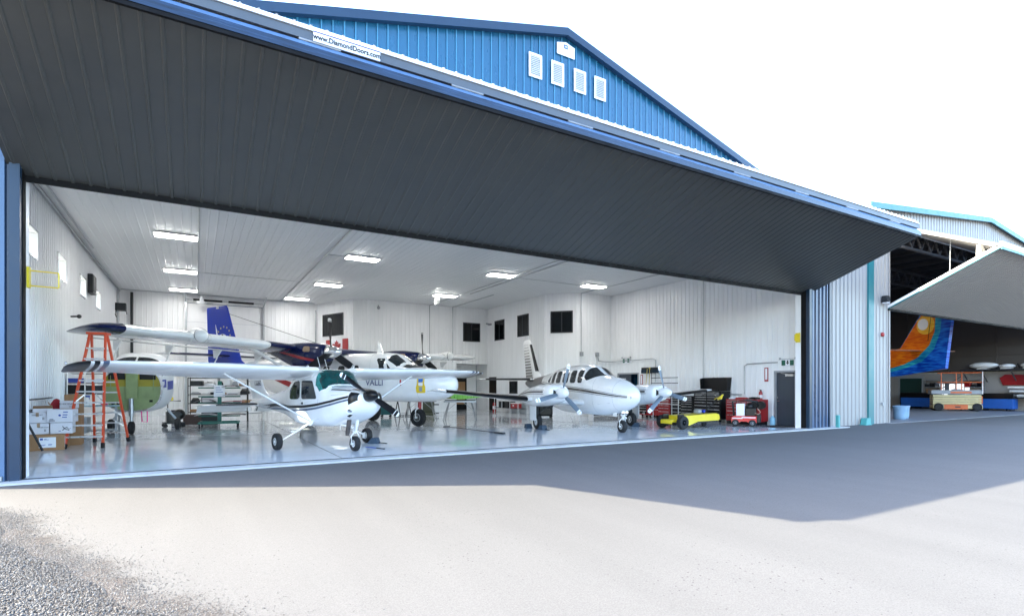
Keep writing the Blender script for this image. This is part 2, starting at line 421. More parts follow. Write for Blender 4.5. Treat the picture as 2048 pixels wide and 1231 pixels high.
def gravel():
    rng = np.random.default_rng(3)
    def edge(y):   # X of the gravel edge for a given Y, taken from where the gravel thins out
        return np.interp(y, [2.0, 3.2, 4.2, 5.2, 6.4, 7.8, 9.0, 9.8], [1.9, 1.1, .36, -.25, -.85, -1.45, -1.9, -2.3])
    n = 900000
    y = -.5 + (9.9+.5)*rng.random(n); x = -7 + 9.5*rng.random(n)
    e = edge(y) + .05*np.sin(y*2.3) + .03*np.sin(y*7+1)
    d = e - x
    keep = rng.random(n) < np.where(d > .22, 1.0, np.where(d > 0, .30+.70*(np.clip(d, 0, .22)/.22), .22*np.exp(np.minimum(d, 0)*5.5)))
    dd = x*.506+y*.8625; px_ = 1024+1080*(x*.8625-y*.506)/dd
    inv = (dd > 3.5) & (px_ > -160); vis = inv | (rng.random(n) < .22); big = np.where(inv, 1.0, 1.9)
    x, y, d, big = x[keep & vis], y[keep & vis], d[keep & vis], big[keep & vis]
    n = len(x)
    sz = rng.uniform(.0045, .0100, n)*np.clip(.62+.5*d, .45, 1.0)*rng.uniform(.7, 1.15, n)*big
    ico = bmesh.new(); bmesh.ops.create_icosphere(ico, subdivisions=1, radius=1)
    iv = np.array([v.co[:] for v in ico.verts]); fi = np.array([[v.index for v in f.verts] for f in ico.faces]); ico.free()
    sc = rng.uniform(.6, 1.3, (n, 1, 3)); jit = 1+rng.uniform(-.28, .28, (n, len(iv), 1))
    ang = rng.random(n)*6.28; c, s = np.cos(ang), np.sin(ang)
    P = iv[None]*sc*jit*sz[:, None, None]
    X = P[..., 0]*c[:, None]-P[..., 1]*s[:, None]; Y = P[..., 0]*s[:, None]+P[..., 1]*c[:, None]
    Z = P[..., 2]*.8 + (-.03 + sz*.45 + .012*rng.random(n)*(d > .3))[:, None]
    Vt = np.stack([X+x[:, None], Y+y[:, None], Z], -1).reshape(-1, 3)
    F = (fi[None]+(np.arange(n)*len(iv))[:, None, None]).reshape(-1, 3)
    me = bpy.data.meshes.new('gravel'); me.vertices.add(len(Vt)); me.vertices.foreach_set('co', Vt.ravel())
    me.loops.add(F.size); me.loops.foreach_set('vertex_index', F.ravel().astype(np.int32))
    me.polygons.add(len(F)); me.polygons.foreach_set('loop_start', np.arange(0, F.size, 3, dtype=np.int32))
    me.update(); me.validate()
    m = bpy.data.materials.new('gravel_stone'); m.use_nodes = True; nt = m.node_tree; N = nt.nodes; L = nt.links
    b = N['Principled BSDF']; b.inputs['Roughness'].default_value = .85
    g = N.new('ShaderNodeNewGeometry'); cr = N.new('ShaderNodeValToRGB')
    cr.color_ramp.elements[0].color = (.055, .049, .045, 1); cr.color_ramp.elements[1].color = (.195, .186, .174, 1)
    cr.color_ramp.elements.new(.5).color = (.120, .112, .104, 1)
    L.new(g.outputs['Random Per Island'], cr.inputs[0]); L.new(cr.outputs[0], b.inputs['Base Color'])
    me.materials.append(m)
    o = bpy.data.objects.new('gravel', me); COL.objects.link(o); struct(o, 'stuff')
    # brown grit bed under the stones
    bed = MB(); ys = [-.6+10.5*i/160 for i in range(161)]; ds = [-.9, -.6, -.4, -.25, -.1, .05, .2, .35, .55, .9, 3, 7]; dv = []
    rows = []
    for dd_ in ds:
        rows.append([V((float(edge(q))-dd_, q, -.0262)) for q in ys]); dv += [dd_]*len(ys)
    bed.loft(rows, False, closed=False)
    bm_ = bpy.data.materials.new('brown_grit'); bm_.use_nodes = True; nt = bm_.node_tree; N = nt.nodes; L = nt.links
    b = N['Principled BSDF']; b.inputs['Roughness'].default_value = .9
    tc = N.new('ShaderNodeTexCoord'); n1 = N.new('ShaderNodeTexNoise'); n1.inputs['Scale'].default_value = 110; n1.inputs['Detail'].default_value = 3
    L.new(tc.outputs['Object'], n1.inputs[0]); cr = N.new('ShaderNodeValToRGB')
    cr.color_ramp.elements[0].position = .36; cr.color_ramp.elements[0].color = (.028, .022, .019, 1)
    cr.color_ramp.elements[1].position = .64; cr.color_ramp.elements[1].color = (.100, .083, .076, 1)
    L.new(n1.outputs['Fac'], cr.inputs[0]); L.new(cr.outputs[0], b.inputs['Base Color'])
    bp = N.new('ShaderNodeBump'); bp.inputs['Strength'].default_value = .7; bp.inputs['Distance'].default_value = .01
    L.new(n1.outputs['Fac'], bp.inputs['Height']); L.new(bp.outputs[0], b.inputs['Normal'])
    # the grit thins out over the asphalt: grains cover less and less of it
    at = N.new('ShaderNodeAttribute'); at.attribute_name = 'edge_distance'
    n2 = N.new('ShaderNodeTexNoise'); n2.inputs['Scale'].default_value = 70; n2.inputs['Detail'].default_value = 5; n2.inputs['Roughness'].default_value = .75; L.new(tc.outputs['Object'], n2.inputs[0])
    n3 = N.new('ShaderNodeTexNoise'); n3.inputs['Scale'].default_value = 2.2; n3.inputs['Detail'].default_value = 4; L.new(tc.outputs['Object'], n3.inputs[0])
    def ma(op, a, b_):
        x = N.new('ShaderNodeMath'); x.operation = op
        for k_, q_ in ((0, a), (1, b_)):
            if isinstance(q_, (int, float)): x.inputs[k_].default_value = q_
            else: L.new(q_, x.inputs[k_])
        return x.outputs[0]
    f = ma('ADD', ma('MULTIPLY', at.outputs['Fac'], 1.0), ma('ADD', ma('MULTIPLY', ma('SUBTRACT', n2.outputs['Fac'], .5), 2.6), ma('MULTIPLY', ma('SUBTRACT', n3.outputs['Fac'], .5), 1.1)))
    mr = N.new('ShaderNodeMapRange'); mr.inputs[1].default_value = .10; mr.inputs[2].default_value = .30; L.new(f, mr.inputs[0])
    tr = N.new('ShaderNodeBsdfTransparent'); ms = N.new('ShaderNodeMixShader'); L.new(mr.outputs[0], ms.inputs[0]); L.new(tr.outputs[0], ms.inputs[1]); L.new(b.outputs[0], ms.inputs[2])
    L.new(ms.outputs[0], N['Material Output'].inputs['Surface'])
    bo = bed.build('gravel_bed', bm_, smooth=0); struct(bo)
    atr = bo.data.attributes.new('edge_distance', 'FLOAT', 'POINT')
    for v_, a_ in zip(bo.data.vertices, atr.data): a_.value = float(edge(v_.co.y))-v_.co.x
gravel()
# ------------------------------------------------------------------ the blue hangar
HL = V((9.0, 12.4, 0))
hangar = thing('hangar', 'blue ribbed steel hangar with gable roof, wide open folding door and white interior', 'hangar', HL)
def H(mb, name, m, parent=None, **k):
    o = mb.build(name, m, parent or hangar, **k)
    if parent is None: o.location = -HL
    return o
XL, XR = -2.6, 20.65          # clear opening
roofz = lambda x: 11.6-.265*abs(x-9.0)
X0, X1 = -3.95, 22.05
# slab and floor (setting)
mb = MB(); mb.box(-4.2, 22.9, 11.95, 37.0, -.3, 0)
struct(mb.build('concrete_slab', CONC, smooth=0))
def floor_mat():
    m = bpy.data.materials.new('epoxy_floor'); m.use_nodes = True; nt = m.node_tree; N = nt.nodes; L = nt.links
    b = N['Principled BSDF']; tc = N.new('ShaderNodeTexCoord')
    n1 = N.new('ShaderNodeTexNoise'); n1.inputs['Scale'].default_value = .7; n1.inputs['Detail'].default_value = 8; L.new(tc.outputs['Object'], n1.inputs[0])
    n2 = N.new('ShaderNodeTexNoise'); n2.inputs['Scale'].default_value = 5; n2.inputs['Detail'].default_value = 6; n2.inputs['Distortion'].default_value = 1.5; L.new(tc.outputs['Object'], n2.inputs[0])
    cr = N.new('ShaderNodeValToRGB'); cr.color_ramp.elements[0].position = .3; cr.color_ramp.elements[0].color = (.60, .635, .67, 1)
    cr.color_ramp.elements[1].position = .7; cr.color_ramp.elements[1].color = (.70, .74, .78, 1); L.new(n1.outputs['Fac'], cr.inputs[0]); L.new(cr.outputs[0], b.inputs['Base Color'])
    mr = N.new('ShaderNodeMapRange'); mr.inputs[1].default_value = .3; mr.inputs[2].default_value = .7; mr.inputs[3].default_value = .04; mr.inputs[4].default_value = .14
    L.new(n2.outputs['Fac'], mr.inputs[0]); L.new(mr.outputs[0], b.inputs['Roughness'])
    b.inputs['Specular IOR Level'].default_value = .4; b.inputs['Coat Weight'].default_value = .15; b.inputs['Coat Roughness'].default_value = .03
    return m
mb = MB(); mb.face([(-3.9, 12.42, .004), (22, 12.42, .004), (22, 36.9, .004), (-3.9, 36.9, .004)])
struct(mb.build('floor', floor_mat(), smooth=0))
mb = MB(); mb.box(-2.7, 20.8, 12.36, 12.40, 0, .012)
for x in (2.85, 14.6): mb.box(x, x+.02, 12.5, 30, .002, .007)
for y in (20.0, 28.2): mb.box(-3.6, 21.2, y, y+.02, .002, .007)
struct(mb.build('floor_joint', DARK, smooth=0))

# outer shell and roof
mb = MB()
mb.box(X1-.05, X1, 12.45, 37.0, 0, roofz(X1)-.1)
mb.box(X0, X1, 36.95, 37.0, 0, 8.2)
mb.prism([(X0, 8.15), (X1, 8.15), (9.0, 11.5)], (0, 36.95, 0), (1,0,0), (0,0,1), (0, .05, 0))
H(mb, 'outer_wall', BLUE, smooth=0)
WINY = [(17.9, 19.05), (21.6, 22.75), (25.35, 26.5), (29.05, 30.2)]
WZ = (5.07, 5.75)
mb = MB()
ribs(mb, (X0, 12.45, 0), (0,1,0), 24.5, (0,0,1), 0, 8.15, (-1,0,0), .25, .022, holes=[(a-12.45, b-12.45, *WZ) for a, b in WINY])
H(mb, 'outer_wall', BLUE, smooth=0)
mb = MB()
for sd in (-1, 1):
    xe = 9+sd*13.4; a = V((9, 12.3, 11.62)); b = V((xe, 12.3, roofz(xe)+.02))
    mb.loft([[a, b, b+V((0,0,-.12)), a+V((0,0,-.12))], [p+V((0,25.1,0)) for p in (a, b, b+V((0,0,-.12)), a+V((0,0,-.12)))]])
H(mb, 'roof', SHEET, smooth=0)
mb = MB()
for sd in (-1, 1):
    xe = 9+sd*13.5; a = V((9, 12.24, 11.66)); b = V((xe, 12.24, roofz(xe)+.06)); k = V((0,0,-.21))
    mb.loft([[a, b, b+k, a+k], [p+V((0,.05,0)) for p in (a, b, b+k, a+k)]])
    a2 = a+V((0,.052,-.15)); b2 = b+V((0,.052,-.15)); k2 = V((0,0,-.05))
    mb.loft([[a2, b2, b2+k2, a2+k2], [p+V((0,.11,0)) for p in (a2, b2, b2+k2, a2+k2)]])
H(mb, 'rake_trim', BLUETRIM, smooth=0)
# gable front, ribbed
mb = MB()
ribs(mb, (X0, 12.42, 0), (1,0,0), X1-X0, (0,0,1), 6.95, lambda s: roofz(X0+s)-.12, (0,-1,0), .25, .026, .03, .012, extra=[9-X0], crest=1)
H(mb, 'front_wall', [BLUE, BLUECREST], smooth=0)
mb = MB(); mb.box(X0, X1, 12.44, 12.58, 6.95, 7.2)
H(mb, 'door_header', SHEET, smooth=0)
# piers either side of the opening
mb = MB()
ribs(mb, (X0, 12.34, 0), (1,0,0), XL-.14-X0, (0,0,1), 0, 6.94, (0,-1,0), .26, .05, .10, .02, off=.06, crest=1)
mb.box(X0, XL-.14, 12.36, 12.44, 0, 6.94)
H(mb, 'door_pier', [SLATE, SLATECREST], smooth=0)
mb = MB()
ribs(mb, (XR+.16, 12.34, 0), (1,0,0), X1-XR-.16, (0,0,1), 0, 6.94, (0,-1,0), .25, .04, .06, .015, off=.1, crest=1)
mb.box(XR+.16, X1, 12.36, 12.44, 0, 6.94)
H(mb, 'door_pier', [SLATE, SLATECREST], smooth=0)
mb = MB()
for x0, x1 in ((XL-.14, XL), (XR, XR+.16), (X1-.03, X1+.05)):
    H(MB().box(x0, x1, 12.28, 12.42, 0, 6.93), 'jamb_trim', BLUETRIM, smooth=0)
mb = MB()
for x0, x1 in ((XL-.10, XL+.012), (XR-.012, XR+.1)): H(MB().box(x0, x1, 12.425, 12.62, 0, 6.93), 'jamb_seal', SEAL, smooth=0)
mb = MB()
for x0, x1 in ((-3.69, XL+.004), (XR-.004, 21.29)): H(MB().box(x0, x1, 12.63, 12.86, 0, 6.97), 'jamb_lining', SHEET, smooth=0)
mb = MB()
mb.box(XL-.42, XL-.22, 12.22, 12.30, .02, .09); mb.box(XL-.46, XL-.43, 12.22, 12.32, .0, .12)
H(mb, 'base_bracket', GALV, smooth=0)

# interior lining
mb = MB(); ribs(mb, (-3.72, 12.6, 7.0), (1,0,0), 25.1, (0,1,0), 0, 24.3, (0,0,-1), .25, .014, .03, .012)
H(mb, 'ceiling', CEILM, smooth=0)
def lining(p0, p1, n, holes=(), ztop=7.0, zb=0.0, off=.1):
    mb = MB(); p0 = V((*p0, 0)); p1 = V((*p1, 0)); d = p1-p0
    ribs(mb, p0, d.normalized(), d.length, (0,0,1), zb, ztop, n, .25, .02, .03, .012, holes=holes, off=off)
    return H(mb, 'wall', SHEET, smooth=0)
lining((-3.7, 12.6), (-3.7, 36.8), (1,0,0), [(a-12.6, b-12.6, *WZ) for a, b in WINY])
lining((-3.7, 36.8), (6.9, 36.8), (0,-1,0), [(3.27, 7.3, 0, 6.55)])
dg = (V((8.3, 33.3, 0))-V((6.9, 36.8, 0))).normalized(); dgn = V((dg.y, -dg.x, 0))
lining((6.9, 36.8), (8.3, 33.3), dgn)
lining((8.3, 33.3), (17.56, 33.3), (0,-1,0), [(6.9, 9.26, 0, 3.2)])
lining((17.56, 33.3), (17.56, 26.2), (-1,0,0))
dh = (V((19, 24.65, 0))-V((17.56, 26.2, 0))).normalized(); dhn = V((dh.y, -dh.x, 0))
lining((17.56, 26.2), (19, 24.65), dhn)
lining((19, 24.65), (21.3, 24.65), (0,-1,0))
lining((21.3, 24.65), (21.3, 12.6), (-1,0,0), [(.55, 2.3, 0, 2.42), (10.45, 11.45, 0, 2.3)])
# recess under the mezzanine
mb = MB()
mb.box(15.2, 17.52, 35.0, 35.05, 0, 3.2); mb.box(15.15, 15.2, 33.33, 35.0, 0, 3.2); mb.box(17.57, 17.62, 33.33, 35.05, 0, 3.2); mb.box(15.15, 17.6, 33.33, 35.0, 3.2, 3.25)
H(mb, 'recess_wall', SHEET, smooth=0)
def mkwin(p, u, n, w, z0, z1, mull=True):
    p = V((*p, 0)); u = V(u).normalized(); n = V(n).normalized(); f = .07
    mb = MB()
    def bx(s0, s1, a, b, o0, o1):
        q = [p+u*s0+n*o0, p+u*s1+n*o0, p+u*s1+n*o1, p+u*s0+n*o1]
        mb.loft([[c+V((0,0,a)) for c in q], [c+V((0,0,b)) for c in q]])
    bx(0, w, z0, z0+f, .0, .05); bx(0, w, z1-f, z1, .0, .05); bx(0, f, z0+f, z1-f, .0, .05); bx(w-f, w, z0+f, z1-f, 0, .05)
    if mull: bx(w/2-.025, w/2+.025, z0+f, z1-f, .0, .046)
    fr = H(mb, 'window', DARK, smooth=0)
    mb = MB(); bx(f*.9, w-f*.9, z0+f*.9, z1-f*.9, .024, .030)
    mb.build('pane', GLASS, fr, smooth=0)
mkwin(V((6.9, 36.8))+V((dg.x, dg.y))*.6, dg, dgn, 2.2, 4.85, 6.25, False)
mkwin((15.68, 33.3), (1,0,0), (0,-1,0), 1.28, 4.72, 6.0)
mkwin((17.56, 32.2), (0,-1,0), (-1,0,0), 1.3, 4.74, 6.08)
mkwin((17.56, 29.2), (0,-1,0), (-1,0,0), 1.3, 4.76, 6.1)
mkwin(V((17.56, 26.2))+V((dh.x, dh.y))*.38, dh, dhn, 1.3, 4.74, 6.0)
mkwin((17.56, 30.2), (0,-1,0), (-1,0,0), 1.0, 1.2, 2.0, False)
# high windows in the left wall: real openings with reveals and clear panes
PANE = clear_glass('clear_pane', (.92, .95, .96), .1)
for a, b in WINY:
    mb = MB()
    for (y0, y1, z0, z1) in ((a-.05, b+.05, WZ[0]-.06, WZ[0]), (a-.05, b+.05, WZ[1], WZ[1]+.06), (a-.06, a, WZ[0], WZ[1]), (b, b+.06, WZ[0], WZ[1])):
        mb.box(X0-.03, -3.66, y0, y1, z0, z1)
    fr = H(mb, 'window', WHITE, smooth=0)
    mb = MB(); mb.box(-3.86, -3.85, a, b, *WZ); mb.build('pane', PANE, fr, smooth=0)
# doors
def mkdoor(p, u, n, w, h, m, frame=.08, handle=True, leaf=None, closer=False):
    p = V((*p, 0)); u = V(u).normalized(); n = V(n).normalized()
    mb = MB()
    def bx(mb, s0, s1, a, b, o0, o1):
        q = [p+u*s0+n*o0, p+u*s1+n*o0, p+u*s1+n*o1, p+u*s0+n*o1]
        mb.loft([[c+V((0,0,a)) for c in q], [c+V((0,0,b)) for c in q]])
    bx(mb, frame, w-frame if leaf is None else leaf, .02, h-frame, -.10, -.06)
    d = H(mb, 'door', m, smooth=0)
    mb = MB(); bx(mb, 0, frame*.98, 0, h, -.12, .03); bx(mb, w-frame*.98, w, 0, h, -.12, .03); bx(mb, frame*.98, w-frame*.98, h-frame*.98, h, -.12, .03)
    mb.build('frame', GREYST, d, smooth=0)
    mb = MB(); bx(mb, -.1, w+.1, 0, h, -1.2, -1.15); mb.build('backing', BLACK, d, smooth=0)
    if handle:
        mb = MB(); q = p+u*(w*.14)+V((0,0,1.02)); mb.tube([q-n*.07, q+n*.02, q+n*.02+u*.12], .014); mb.tube([q-n*.06+V((0,0,.15)), q+V((0,0,.15))], .03, 12)
        mb.build('handle', CHROME, d)
    if closer:
        mb = MB(); bx(mb, w*.5, w*.86, h-.24, h-.15, -.06, .02); q = p+u*(w*.3)+V((0,0,h-.1)); mb.bar(q, q+u*.35+V((0,0,-.06))+n*.04, .03, .02)
        mb.build('closer', ALU, d, smooth=0)
    return d
mkdoor((21.3, 14.2), (0,-1,0), (-1,0,0), 1.0, 2.3, DOORG, closer=True)
d2 = mkdoor((21.3, 24.1), (0,-1,0), (-1,0,0), 1.75, 2.42, DOORG, leaf=1.05)
mb = MB()
for k in range(5): mb.box(21.345, 21.355, 23.78-k*.07, 23.74-k*.07, 2.04, 2.12)
mb.build('door_lettering', PAPER, d2, smooth=0)
mb = MB(); mb.box(15.3, 16.75, 34.96, 34.99, .01, 2.5); mb.box(15.35, 15.45, 34.93, 34.959, 0, 2.5)
d3 = H(mb, 'doorway', BLACK, smooth=0)
mb = MB(); mb.box(15.85, 16.6, 34.9, 34.955, .4, 2.0); mb.build('stored_shelf', CARD, d3, smooth=0)
mb = MB(); mb.box(17.53, 17.555, 32.0, 33.0, 0.01, 2.3)
H(mb, 'doorway', BLACK, smooth=0)
# overhead door in the back wall
mb = MB()
for k in range(6):
    z0 = .02+k*1.085
    mb.box(-.42, 3.6, 36.83, 36.87, z0, z0+1.075)
    for j in range(5): mb.box(-.3+j*.79, -.3+j*.79+.66, 36.815, 36.829, z0+.18, z0+.9)
od = H(mb, 'overhead_door', SHEET, smooth=0, bevel=.006)
mb = MB()
for x in (-.52, 3.62): mb.box(x, x+.09, 36.62, 36.78, 0, 6.6); mb.bar((x+.04, 36.7, 6.55), (x+.04, 35.2, 6.93), .06, .05)
mb.tube([(-.5, 36.6, 6.72), (3.7, 36.6, 6.72)], .02)
mb.build('track', GALV, od, smooth=0)
mb = MB()
for a, b in ((-.1, 1.4), (1.72, 3.1)): mb.tube([(a, 36.6, 6.72), (b, 36.6, 6.72)], .06, 10)
mb.build('spring', BLACK, od)

# gable vents and apex sign
for x in (8.0, 8.74, 9.52, 10.26):
    mb = MB(); z0 = 10.03
    mb.box(x-.21, x+.21, 12.36, 12.386, z0, z0+.05); mb.box(x-.21, x+.21, 12.36, 12.386, z0+.6, z0+.65)
    mb.box(x-.21, x-.16, 12.36, 12.386, z0+.05, z0+.6); mb.box(x+.16, x+.21, 12.36, 12.386, z0+.05, z0+.6)
    for k in range(11):
        z = z0+.055+k*.05
        mb.face([(x-.16, 12.364, z), (x+.16, 12.364, z), (x+.16, 12.382, z+.030), (x-.16, 12.382, z+.030)])
    mb.box(x-.17, x+.17, 12.387, 12.391, z0+.04, z0+.61, 1)  # grey backing paints in the shade between the slats
    H(mb, 'vent', [WHITE, GREYST], smooth=0)
mb = MB(); mb.prism([(8.72, 10.93), (9.33, 10.93), (9.33, 11.24), (9.03, 11.32), (8.72, 11.24)], (0, 12.372, 0), (1,0,0), (0,0,1), (0, .012, 0))
sg = H(mb, 'apex_sign', PAPER, smooth=0)
mb = MB(); mb.box(8.955, 9.085, 12.366, 12.3715, 11.13, 11.24); mb.build('logo', BLUEINK, sg, smooth=0)
mb = MB()
for k in range(8):
    mb.box(8.82+k*.055, 8.82+k*.055+.035, 12.3685, 12.3715, 11.03, 11.05)
mb.build('lettering', GREYST, sg, smooth=0)
mb = MB(); mb.box(8.985, 9.005, 12.363, 12.3655, 11.16, 11.21); mb.box(9.035, 9.055, 12.363, 12.3655, 11.16, 11.21); mb.box(9.0, 9.04, 12.363, 12.3655, 11.18, 11.195)
mb.build('logo_mark', PAPER, sg, smooth=0)

# ---- folding door: lower leaf hangs as the dark soffit, upper leaf above it
DX0, DX1 = -2.78, 21.15
A = V((0, 12.58, 5.33)); B = V((0, 8.78, 6.70)); v = (B-A).normalized(); n = V((0, v.z, -v.y)); n = n if n.z < 0 else -n
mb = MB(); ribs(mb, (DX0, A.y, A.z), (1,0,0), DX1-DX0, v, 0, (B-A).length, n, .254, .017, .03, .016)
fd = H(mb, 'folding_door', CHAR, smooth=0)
mb = MB()
q0 = [A-n*.01+v*.0, B-n*.01-v*.02, B-n*.16-v*.1, A-n*.2+v*.05]
mb.loft([[V((DX0+.002, p.y, p.z)) for p in q0], [V((DX1-.002, p.y, p.z)) for p in q0]])
mb.build('lower_leaf', GREYST, fd, smooth=0)
mb = MB()
mb.box(DX0, DX1, 12.56, 12.64, 5.24, 5.34); mb.box(DX0, DX1, 8.745, 8.80, 6.655, 6.715)
mb.build('seal', SEAL, fd, smooth=0)
mb = MB(); mb.box(DX0, DX1, 8.735, 8.80, 6.718, 6.842)
mb.build('lower_edge', mat('blue_edge_steel', (.007, .027, .07), .25, var=.6, vscale=4, stretch=(.35, 3, 6)), fd, smooth=0)  # streaks in the colour stand in for reflections along the edge
mb = MB(); mb.prism([(8.737, 6.845), (8.80, 6.93), (8.86, 6.93), (8.86, 6.845)], (DX0, 0, 0), (0,1,0), (0,0,1), (DX1-DX0, 0, 0))
mb.build('edge_flashing', BLUELT, fd, smooth=0)
for k in range(9):
    x = 1.62+2.55*(k)-2.55; mb = MB()
    for dx in (-.22, 0, .05, .24):
        mb.box(x+dx, x+dx+.10, 8.80, 8.83, 6.932, 6.97)
    mb.tube([(x-.25, 8.80, 6.952), (x+.38, 8.80, 6.952)], .018, 8); mb.build('hinge', GALV, fd)
mb = MB(); mb.box(DX0, DX1, 8.80, 8.95, 6.975, 7.115)
mb.build('upper_edge', mat('grey_edge_steel', (.085, .10, .12), .4, var=.08), fd, smooth=0)
mb = MB(); mb.prism([(8.775, 7.118), (8.775, 7.128), (8.86, 7.235), (8.97, 7.235), (8.97, 7.118)], (DX0, 0, 0), (0,1,0), (0,0,1), (DX1-DX0, 0, 0))
mb.build('top_flashing', WHITE, fd, smooth=0)
A2 = V((0, 8.90, 7.24)); B2 = V((0, 12.40, 8.25)); v2 = (B2-A2).normalized(); n2 = V((0, -v2.z, v2.y))
mb = MB(); ribs(mb, (DX0, A2.y, A2.z), (1,0,0), DX1-DX0, v2, 0, (B2-A2).length, n2, .25, .035, .03, .014)
q0 = [A2-n2*.01, B2-n2*.01, B2-n2*.14, A2-n2*.14+v2*.1]
mb.loft([[V((DX0+.002, p.y, p.z)) for p in q0], [V((DX1-.002, p.y, p.z)) for p in q0]])
mb.build('upper_leaf', SHEET, fd, smooth=0)
mb = MB(); mb.box(1.58, 2.63, 8.775, 8.797, 6.965, 7.125)
sg = mb.build('door_sign', PAPER, fd, smooth=0)
sgt = text('www.DiamondDoors.com', .115, 'sign_lettering', INK, fd, (2.105, 8.771, 7.037), (1,0,0), (0,0,1), sx=.86, bold=.0022)
mb = MB(); mb.box(1.58, 2.63, 8.772, 8.7745, 7.108, 7.122); mb.build('sign_stripe', mat('purple_ink', (.05, .03, .25), .6, var=0), fd, smooth=0)

# ---- ceiling lights
TUBE = glow('lamp_diffuser', (1, .985, .95), 4.8)
def lamp(x, y, label, src=[]):
    if not src:
        t = thing('ceiling_light', label, 'ceiling light', (x, y, 6.98), 0, 'strip lights on the hangar ceiling')
        mb = MB(); mb.prism([(-.31, -.03), (-.20, 0), (.20, 0), (.31, -.03), (.31, -.055), (-.31, -.055)], (-.66, 0, 0), (0,1,0), (0,0,1), (1.32, 0, 0)); mb.build('housing', WHITE, t, smooth=0)
        mb = MB(); mb.box(-.64, .64, -.285, .285, -.072, -.0575); mb.build('diffuser', TUBE, t, smooth=0)
        src.append(t)
    else: dup(src[0], (x, y, 6.98), 0, label)
for x, y, l in ((-.58, 22.5, 'lit strip light nearest the hangar opening in the leftmost row'), (-.58, 29.2, 'lit strip light in the middle of the leftmost row of three'),
                (-.55, 34.7, 'lit strip light near the back wall in the leftmost row, by the overhead door corner'), (6.0, 22.5, 'lit strip light above the blue-nosed engine, front of the second row'),
                (6.0, 29.2, 'lit strip light in the middle of the second row'), (5.3, 34.7, 'lit strip light at the back of the second row, right of the blue tail fin'),
                (12.6, 22.5, 'lit strip light beside the two parallel conduits, front of the third row'), (12.6, 29.2, 'lit strip light with a white hanging hose reel at its end'),
                (18.2, 22.5, 'rightmost lit strip light near the office corner window')):
    lamp(x, y, l)
# ---- conduits
def conduit(pts, label, r=.02, m=GALV, name='conduit'):
    o = MB().tube(pts, r, 8).build(name, m); tag(o, label, 'conduit', 'electrical conduits'); return o
z = 6.955
conduit([(.1, 12.7, z), (.1, 36.3, z)], 'steel conduit along the ceiling beside the leftmost lights', .025)
conduit([(4.6, 12.7, z), (4.6, 36.2, z)], 'steel conduit along the ceiling left of the second row of lights', .025)
conduit([(13.25, 12.7, z), (13.25, 33.25, z), (13.25, 33.25, 3.3)], 'left one of two parallel ceiling conduits that drops down the office wall', .025)
conduit([(13.65, 12.7, z), (13.65, 28, z)], 'right one of two parallel ceiling conduits ending near the third row lights', .025)
conduit([(14.9, 27.5, z), (14.9, 33.25, z), (14.9, 33.25, 3.3)], 'short ceiling conduit that turns down the office wall further right', .025)
conduit([(19.0, 12.7, z), (19.0, 24.58, z), (19.0, 24.58, 3.6)], 'ceiling conduit dropping beside the corner window to a grey box', .025)
conduit([(4.6, 22.6, z+.01), (5.4, 22.6, z+.01)], 'short conduit feeding the front light of the second row', .015)
conduit([(-3.5, 36.2, z), (6.6, 36.2, z)], 'conduit running across the ceiling in front of the back wall', .02)
conduit([(.1, 29.2, z+.015), (4.6, 29.2, z+.015)], 'thin conduit across the ceiling between the two left rows of lights', .012)
conduit([(13.65, 22.7, z+.01), (17.5, 22.7, z+.01)], 'thin conduit across the ceiling to the rightmost light', .012)
conduit([(-3.6, 12.9, 6.93), (-3.6, 36.6, 6.93)], 'lower of two pipes in the corner of ceiling and left wall', .045, GREYST)
conduit([(-3.38, 12.9, 6.94), (-3.38, 26, 6.94)], 'upper pipe along the ceiling beside the left wall', .03, GREYST)
conduit([(-3.62, 36.0, 6.9), (-3.62, 36.0, .2)], 'pipe standing in the back left corner', .05)
conduit([(-3.05, 36.7, 6.9), (-3.05, 36.7, 0)], 'dark post against the back wall in the left corner', .07, DARK)
conduit([(6.75, 36.72, 6.6), (6.75, 36.72, .5)], 'pipe down the back wall beside the angled office wall', .035)
conduit([(20.2, 24.56, 3.4), (20.25, 24.56, 3.15), (20.5, 24.56, 3.1), (21.2, 24.56, 3.1), (21.22, 24.3, 3.1), (21.22, 21.2, 3.14), (21.22, 21.0, 3.05), (21.22, 21.0, 1.9)], 'bent conduit on the right wall over the dark doorway', .022)
conduit([(21.22, 14.0, 2.66), (21.22, 15.45, 2.64), (21.22, 15.6, 2.55), (21.22, 15.6, 1.3)], 'bent conduit on the right wall left of the grey exit door', .022)
conduit([(21.2, 15.7, 1.28), (21.2, 16.6, 1.28)], 'short horizontal pipe on the right wall behind the tool chests', .02)
conduit([(-3.62, 14.2, 1.0), (-3.62, 19.5, 1.02)], 'low pipe along the left wall above the cartons', .018, DARK)
conduit([(-3.62, 15.9, 1.55), (-3.6, 16.2, 1.28), (-3.62, 20.5, 1.3)], 'cable looping from the black socket on the left wall', .02, BLACK)
conduit([(21.26, 17.9, 6.9), (21.26, 17.9, 1.7)], 'thin vertical pipe on the right wall above the tool chests', .014)
for (x, y, zz, l, m) in ((19.0, 24.55, 3.5, 'grey box on the wall under the drop conduit', GREYST), (20.15, 24.55, 3.5, 'grey box at the start of the bent conduit', GREYST)):
    mb = MB(); mb.box(x-.1, x+.1, y-.06, y+.06, zz-.12, zz+.12); tag(mb.build('junction_box', m, bevel=.01), l, 'junction box', 'grey boxes on the corner wall')
mb = MB(); mb.box(-3.67, -3.58, 15.75, 16.0, 1.5, 1.75); tag(mb.build('socket_box', BLACK, bevel=.01), 'black socket box on the left wall above the cartons', 'socket box')
mb = MB(); mb.box(-3.67, -3.5, 26.9, 27.7, 5.35, 6.1); mb.box(-3.5, -3.48, 26.95, 27.65, 5.4, 6.05)
